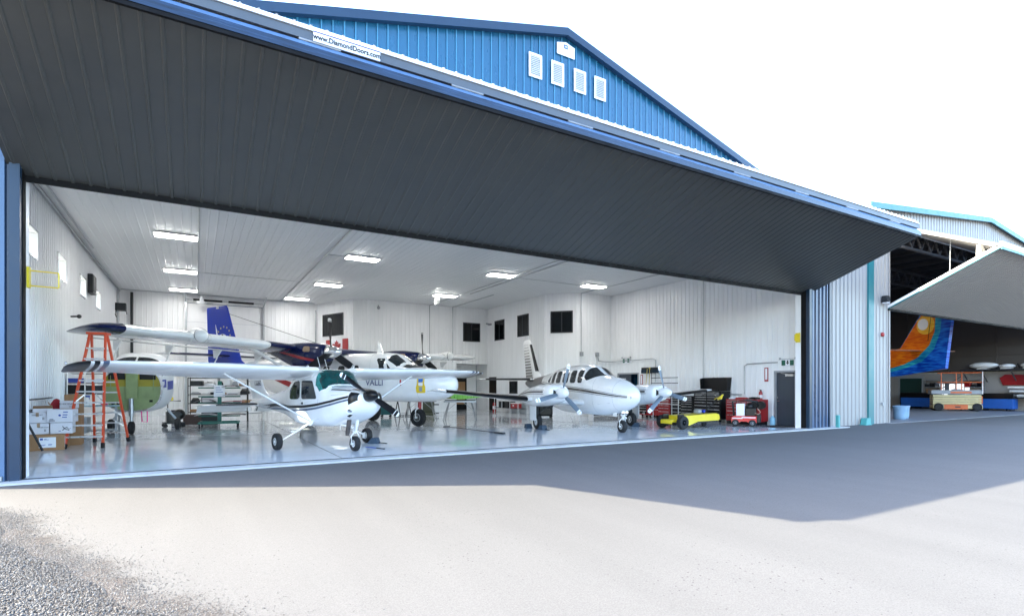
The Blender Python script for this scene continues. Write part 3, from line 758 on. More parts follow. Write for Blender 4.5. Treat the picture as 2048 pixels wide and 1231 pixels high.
tag(mb.build('wall_heater', DARK, bevel=.02), 'dark wall vent box high on the left wall between windows', 'vent')
mb = MB(); mb.tube([(-3.65, 23.4, 4.0), (-3.45, 23.4, 4.02)], .03); mb.ball((-3.42, 23.4, 4.02), .07)
tag(mb.build('wall_camera', DARK), 'small dark camera on the left wall below the windows', 'camera')
mb = MB(); mb.box(-3.67, -3.2, 35.4, 35.8, 5.7, 6.1); mb.tube([(-3.4+.25*math.cos(a), 35.3, 5.5+.28*math.sin(a)) for a in [k*.35 for k in range(12)]], .02)
tag(mb.build('hose_reel', DARK, bevel=.02), 'dark bracket with a coiled hose in the back left corner', 'hose reel')
mb = MB(); mb.ball((8.95+.9, 33.2, 6.55), .10); mb.tube([(9.85, 33.28, 6.7), (9.85, 33.2, 6.6)], .04)
tag(mb.build('wall_camera', GREYST), 'small grey dome camera high on the office wall', 'camera')
mb = MB()
for k in range(4): mb.tube([(12.0+.05*k, 29.2+.22*math.cos(a), 6.62+.24*math.sin(a)) for a in [j*.5236 for j in range(13)]], .022)
mb.tube([(12.08, 29.2, 6.9), (12.08, 29.2, 6.85)], .04)
tag(mb.build('cable_reel', WHITE), 'white hanging cable reel beside a ceiling light', 'cable reel')
mb = MB(); mb.box(17.45, 17.54, 33.0-.35, 33.0, 5.85, 5.98); mb.tube([(17.2, 32.8, 5.95), (17.5, 32.8, 5.92)], .06)
tag(mb.build('wall_lamp', GREYST), 'small grey lamp fixture in the inner office corner', 'lamp')
mb = MB()
fx = MB(); fx.box(.22, .42, 35.95, 36.05, 6.55, 6.85); fx.box(.1, .55, 35.9, 36.1, 6.40, 6.56)
tag(fx.build('heater_bracket', GALV, bevel=.01), 'bright metal bracket at the top left corner of the overhead door', 'bracket')
# exit signs
def exit_sign(c, u, n, label):
    c = V(c); u = V(u); n = V(n); up = V((0,0,1))
    t = thing('exit_sign', label, 'exit sign', c, 0, 'green running-man exit signs')
    mb = MB()
    q = lambda a, b, e: u*a+up*b+n*e
    def bx(a0, a1, b0, b1, e0, e1, m=0):
        r = [q(a0,b0,e0), q(a1,b0,e0), q(a1,b1,e0), q(a0,b1,e0)]; mb.loft([r, [p+n*(e1-e0) for p in r]], True, m)
    bx(-.30, .30, -.14, .14, 0, .05); mb.build('panel', PAPER, t, smooth=0)
    mb = MB(); bx(-.27, -.10, -.11, .11, .051, .053); bx(.10, .27, -.11, .11, .051, .053); mb.build('green_field', mat('sign_green', (.005, .10, .06), .5, var=0), t, smooth=0)
    mb = MB(); bx(-.02, .02, -.07, .05, .051, .053); bx(-.06, .06, -.02, .02, .051, .053); bx(-.03, .03, .05, .1, .051, .053); mb.build('running_figure', INK, t, smooth=0)
    mb = MB(); bx(-.38, -.31, .14, .22, .02, .06); bx(.31, .38, .14, .22, .02, .06); bx(-.32, .32, .15, .17, .02, .04); mb.build('emergency_lamp', GREYST, t, smooth=0)
exit_sign((21.27, 13.55, 2.62), (0,-1,0), (-1,0,0), 'green and white exit sign above the grey exit door')
exit_sign((21.27, 23.3, 3.12), (0,-1,0), (-1,0,0), 'green and white exit sign above the dark doorway')
# extinguisher markers
for y, zz, l in ((14.55, 2.15, 'red framed extinguisher marker beside the grey exit door'), (22.1, 2.0, 'red framed extinguisher marker beside the dark doorway')):
    mb = MB(); mb.box(21.262, 21.275, y-.09, y+.09, zz-.3, zz+.3); mb.box(21.256, 21.261, y-.05, y+.05, zz-.22, zz+.26, 1)
    tag(mb.build('extinguisher_marker', [RED, PAPER], smooth=0), l, 'wall marker', 'red extinguisher markers')
# yellow folding gate bracket on the left jamb and its counterpart on the right
t = thing('door_bracket', 'yellow steel bracket folded out from the left door jamb', 'bracket', (XL+.02, 12.72, 3.0), 0, 'yellow brackets on the door jambs')
MB().box(-.01, .03, -.06, .06, .38, .75).build('mount_plate', YELLOW, t, smooth=0)
mb = MB(); f = [(.03, 0, .42), (.42, .05, .42), (.42, .05, .69), (.03, 0, .69)]
mb.tube(f[:2], .012); mb.tube(f[2:], .012); mb.bar(f[1], f[2], .05, .02); mb.build('arm', YELLOW, t)
t = thing('door_bracket', 'yellow steel bracket folded flat against the right door jamb', 'bracket', (XR-.03, 12.72, 3.0), 0, 'yellow brackets on the door jambs')
MB().box(-.03, .0, -.08, .10, .38, .75).build('mount_plate', YELLOW, t, smooth=0)
mb = MB(); mb.bar((-.05, .1, .45), (-.05, .1, .7), .05, .03); mb.tube([(-.05, -.05, .45), (-.05, .1, .45)], .014); mb.tube([(-.05, -.05, .68), (-.05, .1, .68)], .014); mb.build('arm', YELLOW, t)
# ------------------------------------------------------------------ small white high-wing aeroplane
def cessna():
    t = thing('light_aircraft', 'small white single engine high-wing aeroplane with black propeller and teal windscreen cover', 'aeroplane', (3.05, 15.28, 0), R(-75.5))
    t.rotation_euler = (0, -R(1.8), R(-75.5))
    F = Fus([(2.36,.26,1.10,1.42,2.3),(2.31,.38,1.00,1.46,2.6),(2.1,.47,.84,1.505,2.8),(1.8,.52,.72,1.54,3),(1.45,.545,.63,1.57,3.2),(1.18,.56,.585,1.585,3.6),
             (.95,.565,.57,1.80,4),(.72,.56,.56,2.03,4.4),(.3,.56,.56,2.07,4.6),(-.6,.55,.58,2.03,4.6),(-.95,.53,.62,1.95,3.8),(-1.5,.45,.71,1.74,3),
             (-2.2,.34,.84,1.62,2.6),(-3.5,.22,1.0,1.48,2.4),(-5.0,.09,1.12,1.36,2.2),(-5.5,.04,1.18,1.32,2)])
    mb = MB(); F.mesh(mb, 80, 48); fu = mb.build('fuselage', WHITE, t)
    # stripes: black over grey-blue on each side
    GB = mat('grey_blue_stripe', (.07, .10, .17), .3, coat=.5, var=.03)
    up = [(2.29,1.325,.026),(1.9,1.27,.028),(1.3,1.19,.03),(.6,1.125,.032),(-.2,1.09,.034),(-1.0,1.09,.038),(-1.8,1.13,.042),(-2.6,1.15,.045),(-3.4,1.12,.05),(-4.2,1.09,.045),(-4.9,1.16,.01)]
    mb = MB(); m2 = MB()
    for sd in (-1, 1):
        F.strip(mb, up, sd, .004)
        F.strip(m2, [(2.24,1.245,.022),(1.9,1.195,.022),(1.3,1.11,.024),(.6,1.04,.026),(-.2,1.0,.028),(-1.0,.995,.032),(-1.8,1.02,.036),(-2.6,1.045,.036),(-3.3,1.035,.025),(-3.9,1.04,.01)], sd, .004)
        F.strip(mb, [(2.1,1.455,.010),(1.7,1.485,.011),(1.3,1.505,.012)], sd, .004, k=16)

    mb.build('black_stripe', BLACK, fu); m2.build('grey_stripe', GB, fu)
    # glazing
    tealm = mat('teal_screen_cover', (.003, .045, .042), .15, var=.5, vscale=5, coat=.5)
    tealb = mat('teal_foil_edge', (.008, .17, .15), .22, var=.4, vscale=14, bump=.5, bscale=25, coat=.4)
    t0, t1 = R(9), R(171)
    lo = lambda a: .90+.29*max(0, math.sin(math.pi*(a-t0)/(t1-t0)))**.7
    mb = MB(); F.wrap(mb, t0, t1, lo, lambda a: .70, .006); mb.build('windscreen', tealm, t)
    mb = MB()
    F.wrap(mb, t0, R(16), lambda a: lo(a)+.005, lambda a: .70, .010, nt=4)
    F.wrap(mb, R(16), R(150), lambda a: .745, lambda a: .70, .010)
    F.wrap(mb, R(132), t1, lambda a: lo(a)+.005 if a > R(150) else .84, lambda a: .70, .010, nt=12)
    mb.build('cover_edge', tealb, t)
    for sd in (-1, 1):
        mb = MB(); F.window(mb, [(.74,1.28),(.50,1.76),(-.16,1.79),(-.18,1.29)], sd, .006, rnd=.14); mb.build('side_window', SMOKE, t)
        mb = MB(); F.window(mb, [(-.28,1.29),(-.26,1.79),(-.66,1.77),(-.98,1.55),(-1.02,1.30)], sd, .006, rnd=.3); mb.build('rear_window', SMOKE, t)
    mb = MB()
    F.wrap(mb, R(62), R(118), lambda a: -1.02, lambda a: -1.4, .005, nt=8, nx=4); mb.build('rear_screen', SMOKE, t)
    # door outline: thin seam and handle
    mb = MB(); sm = lambda pts, sd: mb.tube([F.side(x, z, sd, .002) for x, z in pts], .0035, 5)
    for sd in (-1, 1): sm([(.82,1.28),(.78,1.1),(.74,.76),(.2,.70),(-.2,.72),(-.22,1.1),(-.22,1.29)], sd); sm([(1.42,1.60),(1.42,1.2),(1.42,.8)], sd); sm([(1.44,1.36),(1.9,1.37),(2.25,1.36)], sd)
    mb.build('door_seam', GREYST, t, smooth=40)
    mb = MB()
    for sd in (-1, 1):
        p = F.side(-.12, 1.18, sd, .01); mb.box(p.x-.035, p.x+.035, p.y-.008, p.y+.008, p.z-.03, p.z+.03)
    mb.build('door_handle', BLACK, t, smooth=0)
    # wing
    secs = []
    for y, xl, c, z, th in ((-5.50,.10,.55,1.99,.05),(-5.46,.30,.85,2.005,.075),(-5.34,.50,1.03,2.025,.10),(-5.16,.58,1.11,2.04,.115),(-5.13,.60,1.12,2.04,.115),(-5.07,.60,1.12,2.042,.115),(-4.98,.61,1.13,2.045,.115),(-4.93,.61,1.13,2.045,.115),(-4.83,.62,1.15,2.05,.115),(-2.6,.84,1.63,2.00,.145),(-.4,.84,1.63,2.02,.145)):
        secs.append((y, xl, c, z, th))
    secs[-1] = (-.53, .84, 1.63, 1.96, .145)
    bands = {0:1,1:1,2:1,3:1,4:0,5:1,6:0,7:2}
    mf = lambda a, k: bands.get(a, 0)
    for sd in (1, -1):
        mb = MB(); aero(mb, [(y*sd, xl, c, z, th) for y, xl, c, z, th in secs], 'z', mf=mf, inc=.125); wg = mb.build('wing', [WHITE, BLACK, GB], t, smooth=30)
    mb = MB()
    for sd in (-1, 1):
        for (y0, y1, d) in ((.7, 2.7, 0), (2.75, 4.75, 0)):
            for f, zz in ((.72, 0),):
                pts = [(.84-1.63*.74 + (.22*.0), sd*y0, 1.90+.012*y0), (.84-1.63*.74 if y1 < 3 else .62-1.15*.74, sd*y1, 1.90+.025*y1)]
                mb.tube(pts, .006, 5)
    mb.build('flap_seam', GREYST, wg)
    mb = MB()
    for sd in (-1, 1):
        mb.ball((.35, sd*5.50, 2.07), .03, 8, 6)
    mb.build('tip_light', CHROME, wg)
    # wing-root fairing over cabin
    mb = MB()
    for sd in (-1, 1):
        mb.loft([[(x, sd*yy, z) for x, z in ((.78,1.98),(.3,2.06),(-.4,2.03),(-.78,1.9),(-.4,1.82),(.5,1.84))] for yy in (.38, .60)])
    mb.build('root_fairing', WHITE, t)
    # struts
    for sd in (-1, 1):
        mb = MB(); a = V((.36, sd*.53, .68)); b = V((.30, sd*2.62, 1.92)); rings = []
        for k, wv in ((0, .05), (.04, .05), (.96, .05), (1, .09)):
            p = a.lerp(b, k); d = (b-a).normalized(); nn = d.cross(V((1,0,0))).normalized()
            rings.append([p+V((1,0,0))*(math.cos(q)*wv*1.0)+nn*(math.sin(q)*.021) for q in [2*math.pi*j/12 for j in range(12)]])
        mb.loft(rings); mb.lathe([(.09,0),(.06,.05),(.05,.07)], a-V((0,0,.02)), (b-a), 12)
        mb.build('wing_strut', WHITE, t)
    # undercarriage
    for sd in (-1, 1):
        mb = MB(); rings = []
        for k in range(9):
            u = k/8; p = V((0, sd*(.36+.82*u), .66-.43*u**1.1)); ww = .075-.03*u; hh = .022-.008*u
            rings.append([p+V((e*ww, 0, g*hh)) for e, g in ((-1,-.6),(-.6,-1),(.6,-1),(1,-.6),(1,.6),(.6,1),(-.6,1),(-1,.6))])
        mb.loft(rings); mb.tube([(0, sd*1.15, .215), (0, sd*1.27, .2)], .035, 10); mb.box(-.05, .05, sd*1.17-.012, sd*1.17+.012, .14, .3); mb.box(-.12, -.04, sd*.8-.1, sd*.8+.08, .44, .46)
        mb.build('main_gear_leg', WHITE, t)
        wheel(t, 'main_wheel', (0, sd*1.28, .215), .215, .155, .46)
    mb = MB(); mb.tube([(1.82,0,.85),(1.74,0,.58)], .045, 12); mb.tube([(1.74,0,.60),(1.69,0,.42)], .032, 12)
    for sd in (-1, 1): mb.tube([(1.70,0,.43),(1.68,sd*.04,.42),(1.655,sd*.10,.33),(1.65,sd*.10,.135)], .016, 8)
    mb.tube([(1.65,-.115,.135),(1.65,.115,.135)], .022, 8); mb.bar((1.74,0,.55),(1.58,0,.46), .05, .02); mb.bar((1.58,0,.46),(1.68,0,.40), .05, .02); mb.tube([(1.70,-.05,.55),(1.35,-.22,.62)], .02, 8)
    mb.build('nose_gear_fork', WHITE, t)
    wheel(t, 'nose_wheel', (1.65, 0, .14), .19, .135, .46)
    mb = MB(); mb.tube([(1.80,-.22,.78),(1.72,-.235,.42)], .055, 14); mb.tube([(1.80,-.22,.78),(1.705,-.238,.36)], .048, 14); mb.build('exhaust_pipe', mat('rusty_exhaust', (.09,.075,.07), .5, metal=.5, var=.3, vscale=8), t)
    # cowl details on the nose
    for a0, a1 in ((-8, 42), (138, 188)):
        mb = MB(); F.wrap(mb, R(a0), R(a1), lambda a: 2.350, lambda a: 2.17, .005, nt=12, nx=6); mb.build('air_intake', BLACK, t)
    p = F.pt(2.14, R(216), .0); ax = V((.75, -.5, -.35)).normalized()
    mb = MB(); mb.lathe([(.085,-.06),(.085,.012),(.068,.022),(.064,.008)], p, ax, 20); li = mb.build('landing_light_rim', WHITE, t)
    mb = MB(); mb.lathe([(.064,.006),(.04,.012),(.01,.016)], p, ax, 20); mb.build('landing_light', CHROME, li)
    mb = MB(); F.wrap(mb, R(229), R(240), lambda a: 2.09, lambda a: 1.97, .006, nt=4, nx=3); mb.build('cowl_outlet', BLACK, t, smooth=0)
    mb = MB(); F.wrap(mb, R(60), R(120), lambda a: 2.34, lambda a: 2.05, .004, nt=10, nx=6); mb.build('cowl_top_panel', BLACK, t)
    propeller(t, (2.44, 0, 1.33), 2, .93, .155, .10, R(33), (BLACK, WHITE), (.30, .155), tipbands=((.845,.865),(.885,.905),(.93,1.0)), spinmat=BLACK)
    # tail
    mb = MB()
    secs = [(1.38,-3.55,1.80,0,.04),(1.55,-4.02,1.42,0,.06),(1.72,-4.30,1.20,0,.085),(2.5,-4.85,.92,0,.085),(2.62,-4.95,.82,0,.07),(2.66,-5.05,.66,0,.03)]
    aero(mb, secs, 'y'); fin = mb.build('fin', WHITE, t, smooth=30)
    text('C-GUHZ', .235, 'registration', INK, fin, (-4.70, -.062, 1.88), (1,0,.0), (-.1,0,1), sx=.62)
    mb = MB(); aero(mb, [(-1.72,-4.78,.72,1.17,.04),(-1.66,-4.72,.82,1.17,.08),(0,-4.36,1.28,1.17,.09),(1.66,-4.72,.82,1.17,.08),(1.72,-4.78,.72,1.17,.04)]); st = mb.build('tailplane', WHITE, t, smooth=30)
    mb = MB()
    for sd in (-1, 1): aero(mb, [(sd*.18,-4.40,1.24,1.17,.09),(sd*1.35,-4.65,.92,1.17,.085)], sub=(14, 19), grow=.006)
    mb.build('leading_edge_boot', BLACK, st)
    for sd in (-1, 1):
        mb = MB(); rr = []
        for y, xa, xb, th in ((.16,-5.28,-5.66,.035),(1.68,-5.28,-5.56,.025)):
            rr.append([V((xa,sd*y,1.195)),V((xa-.05,sd*y,1.16-th)),V((xb,sd*y,.95)),V((xb-.012,sd*y,.955)),V((xa-.06,sd*y,1.205))])
        mb.loft(rr); mb.build('elevator', WHITE, st, smooth=0)
    mb = MB(); mb.tube([(-4.9,0,1.1),(-5.0,0,.98)], .02); mb.build('tail_skid', DARK, t)
    mb = MB(); mb.tube([(.1,-.15,2.12),(-.05,-.15,2.42)], .006); mb.tube([(-.2,.2,2.12),(-.35,.2,2.4)], .006); mb.tube([(.9,0,.58),(.88,0,.46)], .012); mb.build('aerial', WHITE, t)
    return t
cessna()

# ------------------------------------------------------------------ white low-wing twin
def navajo():
    t = thing('twin_aircraft', 'white twin engine low-wing aeroplane with brown pinstripes and grey three-blade propellers', 'aeroplane', (13.42, 17.05, 0), R(-99.6))
    BRN = mat('dark_brown_paint', (.030, .022, .020), .3, coat=.5, var=.05); GRB = mat('grey_brown_paint', (.085, .075, .07), .35, coat=.4, var=.06)
    F = Fus([(3.60,.02,1.27,1.31,2),(3.53,.14,1.13,1.45,2.1),(3.3,.31,.95,1.62,2.2),(2.8,.47,.76,1.82,2.3),(2.2,.58,.64,1.96,2.4),(1.75,.63,.58,2.03,2.5),
             (1.40,.655,.56,2.16,2.6),(1.0,.67,.55,2.36,2.7),(.6,.675,.55,2.46,2.7),(0,.675,.55,2.50,2.7),(-1.2,.67,.56,2.47,2.7),(-2.2,.61,.68,2.36,2.6),
             (-3.2,.50,.92,2.22,2.4),(-4.6,.30,1.30,2.08,2.2),(-6.0,.10,1.62,1.96,2),(-6.3,.04,1.74,1.88,2)])
    mb = MB(); F.mesh(mb, 84, 48, mf=lambda x, a: 1 if x < -3.15-.35*math.sin(a)**2 and math.sin(a) > -.6 and x < -3.3 else 0); fu = mb.build('fuselage', [WHITE, GRB], t)
    mb = MB(); thin = MB()
    for sd in (-1, 1):
        F.strip(mb, [(3.5,1.255,.012),(3.0,1.30,.018),(2.0,1.395,.030),(1.0,1.48,.042),(-.5,1.57,.05),(-2.2,1.66,.055),(-3.6,1.74,.10)], sd, .004)
        for dz in (.075, -.075):
            F.strip(thin, [(3.48,1.255+dz*.45,.005),(3.0,1.30+dz*.6,.006),(2.0,1.395+dz*.9,.008),(1.0,1.48+dz,.009),(-.5,1.57+dz*1.2,.009),(-2.2,1.66+dz*1.4,.01),(-3.4,1.74+dz*1.7,.01)], sd, .004)
    mb.build('brown_stripe', BRN, fu); thin.build('pinstripe', BRN, fu)
    mb = MB()
    for x in (2.75, 1.62, -2.6): mb.tube([F.pt(x, R(a_), .001) for a_ in range(-170, 191, 8)], .0035, 4)
    for sd in (-1, 1): mb.tube([F.side(x, z, sd, .002) for x, z in ((2.6,1.05),(2.6,1.55),(1.95,1.6),(1.95,1.0),(2.6,1.05))], .0035, 4); mb.tube([F.side(x, z, sd, .002) for x, z in ((-1.5,.85),(-1.5,2.25))], .0035, 4)
    mb.build('panel_seam', GREYST, fu)
    # glazing
    lo = lambda a: 1.12+.58*max(0, math.sin(math.pi*(a-R(22))/R(136)))**.75
    hi = lambda a: .98+.02*math.sin(a)
    for a0, a1 in ((R(24), R(86)), (R(94), R(156))):
        mb = MB(); F.wrap(mb, a0, a1, lo, hi, .006); mb.build('windscreen', SMOKE, t)
    for sd in (-1, 1):
        for (xa, xb, xc, xd) in ((.88,.52,.50,.86),(.36,-.12,-.10,.36),(-.28,-.80,-.78,-.26),(-.98,-1.44,-1.40,-.95),(-1.6,-1.95,-1.88,-1.56)):
            mb = MB(); F.window(mb, [(xa,1.77),(xd,2.26),(xc,2.27 if xc > -1.5 else 2.2),(xb,1.77)], sd, .006, rnd=.3); mb.build('cabin_window', SMOKE, t)
        mb = MB(); F.window(mb, [(-2.1,1.78),(-2.06,2.15),(-2.42,1.84)], sd, .006, rnd=.35); mb.build('cabin_window', SMOKE, t)
    mb = MB()
    for z in (): pass
    mb.tube([(-1.6,0,2.43),(-1.75,0,2.75)], .007); mb.prism([(0,0),(.22,0),(.10,.07),(.05,.07)], (.2,-.01,2.49), (1,0,0), (0,0,1), (0,.02,0)); mb.build('aerial', WHITE, t)
    # wing
    half = [(.45,1.05,2.75,.98,.13),(1.4,.85,2.35,1.03,.13),(2.1,.72,2.1,1.09,.135),(2.7,.62,1.95,1.14,.13),(5.7,.28,1.22,1.44,.12),(6.0,.22,1.12,1.47,.10),(6.15,.12,.95,1.485,.07),(6.22,-.05,.7,1.49,.03)]
    secs = [(-y,x,c,z,k) for y,x,c,z,k in half[::-1]]+half
    mb = MB(); aero(mb, secs, inc=.03); wg = mb.build('wing', WHITE, t, smooth=30)
    for sd in (-1, 1):
        mb = MB(); aero(mb, [(sd*2.75,.615,1.94,1.145,.13),(sd*5.75,.275,1.21,1.445,.12)], sub=(11, 18), grow=.005, inc=.03); mb.build('de_icing_boot', BLACK, wg)
    # nacelles, propellers, gear
    for sd in (-1, 1):
        y0 = sd*2.13
        N = Fus([(1.98,.30,1.18,1.60,2.6),(1.93,.37,1.12,1.66,2.8),(1.6,.44,1.02,1.72,2.9),(1.0,.47,.93,1.72,2.9),(.3,.46,.88,1.66,2.8),(-.6,.40,.92,1.52,2.5),(-1.4,.24,1.05,1.36,2.2),(-2.0,.05,1.17,1.25,2)], y0)
        mb = MB(); N.mesh(mb, 40, 32); na = mb.build('nacelle', WHITE, t)
        mb = MB(); th = MB()
        for s2 in (-1, 1):
            N.strip(mb, [(1.55,1.44,.030),(.5,1.43,.032),(-.6,1.34,.03),(-1.4,1.24,.012)], s2, .004, k=20)
            for dz in (.075, -.075): N.strip(th, [(1.6,1.44+dz,.008),(.5,1.43+dz,.008),(-.6,1.34+dz*.8,.006),(-1.3,1.25+dz*.4,.005)], s2, .004, k=20)
        sx_ = MB()
        for x in (1.45, .75): sx_.tube([N.pt(x, R(a_), .001) for a_ in range(-170, 191, 10)], .0035, 4)
        sx_.build('panel_seam', GREYST, na)
        mb.build('brown_stripe', BRN, na); th.build('pinstripe', BRN, na)
        mb = MB()
        for s2 in (-1, 1):
            mb.lathe([(.115,-.14),(.115,.03),(.05,.03)], (1.95, y0+s2*.235, 1.40), (1, s2*.45, 0), 18)
        mb.build('air_intake', BLACK, na)
        mb = MB(); mb.lathe([(.17,-.1),(.15,.12)], (1.98, y0, 1.40), (1,0,0), 20); mb.build('cowl_nose', WHITE, na)
        mb = MB(); mb.lathe([(.05,0),(.05,.18)], (.8, y0-sd*.3, .98), (-.6,0,-.6), 12); mb.build('exhaust_pipe', DARK, na)
        BL = mat('grey_blue_blade', (.13, .165, .205), .35, metal=.1, var=.08)
        propeller(t, (2.20, y0, 1.40), 3, 1.03, .16, .12, R(105) if sd < 0 else R(75), (BL, WHITE), (.36, .20), tipbands=((.85,.89),(.92,1.0)), spinmat=WHITE)
        # main gear
        mb = MB(); mb.tube([(-.05,sd*2.1,.95),(0,sd*2.1,.48)], .055, 12); mb.tube([(0,sd*2.1,.5),(0,sd*2.1,.28)], .04, 12); mb.tube([(0,sd*2.02,.29),(0,sd*2.2,.29)], .035, 10)
        mb.bar((-.06,sd*2.1,.62),(-.2,sd*2.1,.46), .05, .02); mb.bar((-.2,sd*2.1,.46),(-.04,sd*2.1,.33), .05, .02); mb.tube([(.05,sd*1.6,.92),(.0,sd*2.06,.6)], .025, 8)
        mb.build('main_gear_leg', DARK, t)
        wheel(t, 'main_wheel', (0, sd*2.1+sd*.0, .285), .285, .19, .48)
        mb = MB(); mb.box(-.30,.28, sd*2.29-.008, sd*2.29+.008, .34, 1.0); mb.build('gear_door', WHITE, t, smooth=0)
    mb = MB(); mb.tube([(2.78,0,.85),(2.68,0,.48)], .05, 12)
    for s2 in (-1, 1): mb.tube([(2.68,0,.5),(2.67,s2*.05,.49),(2.65,s2*.115,.42),(2.64,s2*.115,.22)], .02, 8)
    mb.tube([(2.64,-.13,.22),(2.64,.13,.22)], .028, 8); mb.bar((2.72,0,.62),(2.90,0,.53), .05, .02); mb.bar((2.90,0,.53),(2.70,0,.44), .05, .02); mb.box(2.70,2.76,-.12,.12,.62,.66)
    mb.build('nose_gear_fork', WHITE, t)
    wheel(t, 'nose_wheel', (2.64, 0, .225), .225, .165, .46)
    for s2 in (-1, 1):
        mb = MB(); mb.lathe([(.03,-.06),(.062,-.01),(.062,.015),(.02,.02)], (2.80, s2*.075, .70), (1,0,0), 14); mb.build('taxi_light', CHROME, t)
        mb = MB(); mb.box(2.3,2.55, s2*.16-.006, s2*.16+.006, .56, .70); mb.build('nose_gear_door', WHITE, t, smooth=0)
    # tail
    fs = [(1.9,-3.6,2.62,0,.05),(2.1,-4.35,1.95,0,.07),(2.35,-4.72,1.62,0,.08),(3.8,-5.62,.98,0,.08),(3.92,-5.70,.9,0,.06),(3.97,-5.82,.72,0,.03)]
    mb = MB(); aero(mb, fs, 'y'); fin = mb.build('fin', WHITE, t, smooth=30)
    mb = MB()
    for k in range(13):
        z = 2.02+k*.142; h = .062*max(.1, 1-k*.075)
        f = (z-1.9)/1.9; xf = -4.9-.72*f-.28; xb = -6.20-.37*f+.0
        for sd in (-1, 1):
            y = sd*(.085-.02*f); mb.face([(xf, y, z-h), (xb, sd*.022, z-h), (xb, sd*.022, z+h), (xf, y, z+h)])
    mb.build('fin_bars', GRB, fin, smooth=0)
    mb = MB(); aero(mb, [(2.38,-4.70,1.62,0,.08),(3.72,-5.56,1.02,0,.08)], 'y', sub=(10, 19), grow=.006); mb.build('de_icing_boot', BLACK, fin)
    mb = MB(); aero(mb, [(-2.78,-5.3,.78,1.98,.04),(-2.7,-5.24,.86,1.98,.09),(0,-4.85,1.35,1.98,.09),(2.7,-5.24,.86,1.98,.09),(2.78,-5.3,.78,1.98,.04)]); tp = mb.build('tailplane', WHITE, t, smooth=30)
    mb = MB()
    for sd in (-1, 1): aero(mb, [(sd*.35,-4.89,1.3,1.98,.09),(sd*2.5,-5.21,.9,1.98,.09)], sub=(10, 19), grow=.006)
    mb.build('de_icing_boot', BLACK, tp)
    return t
navajo()

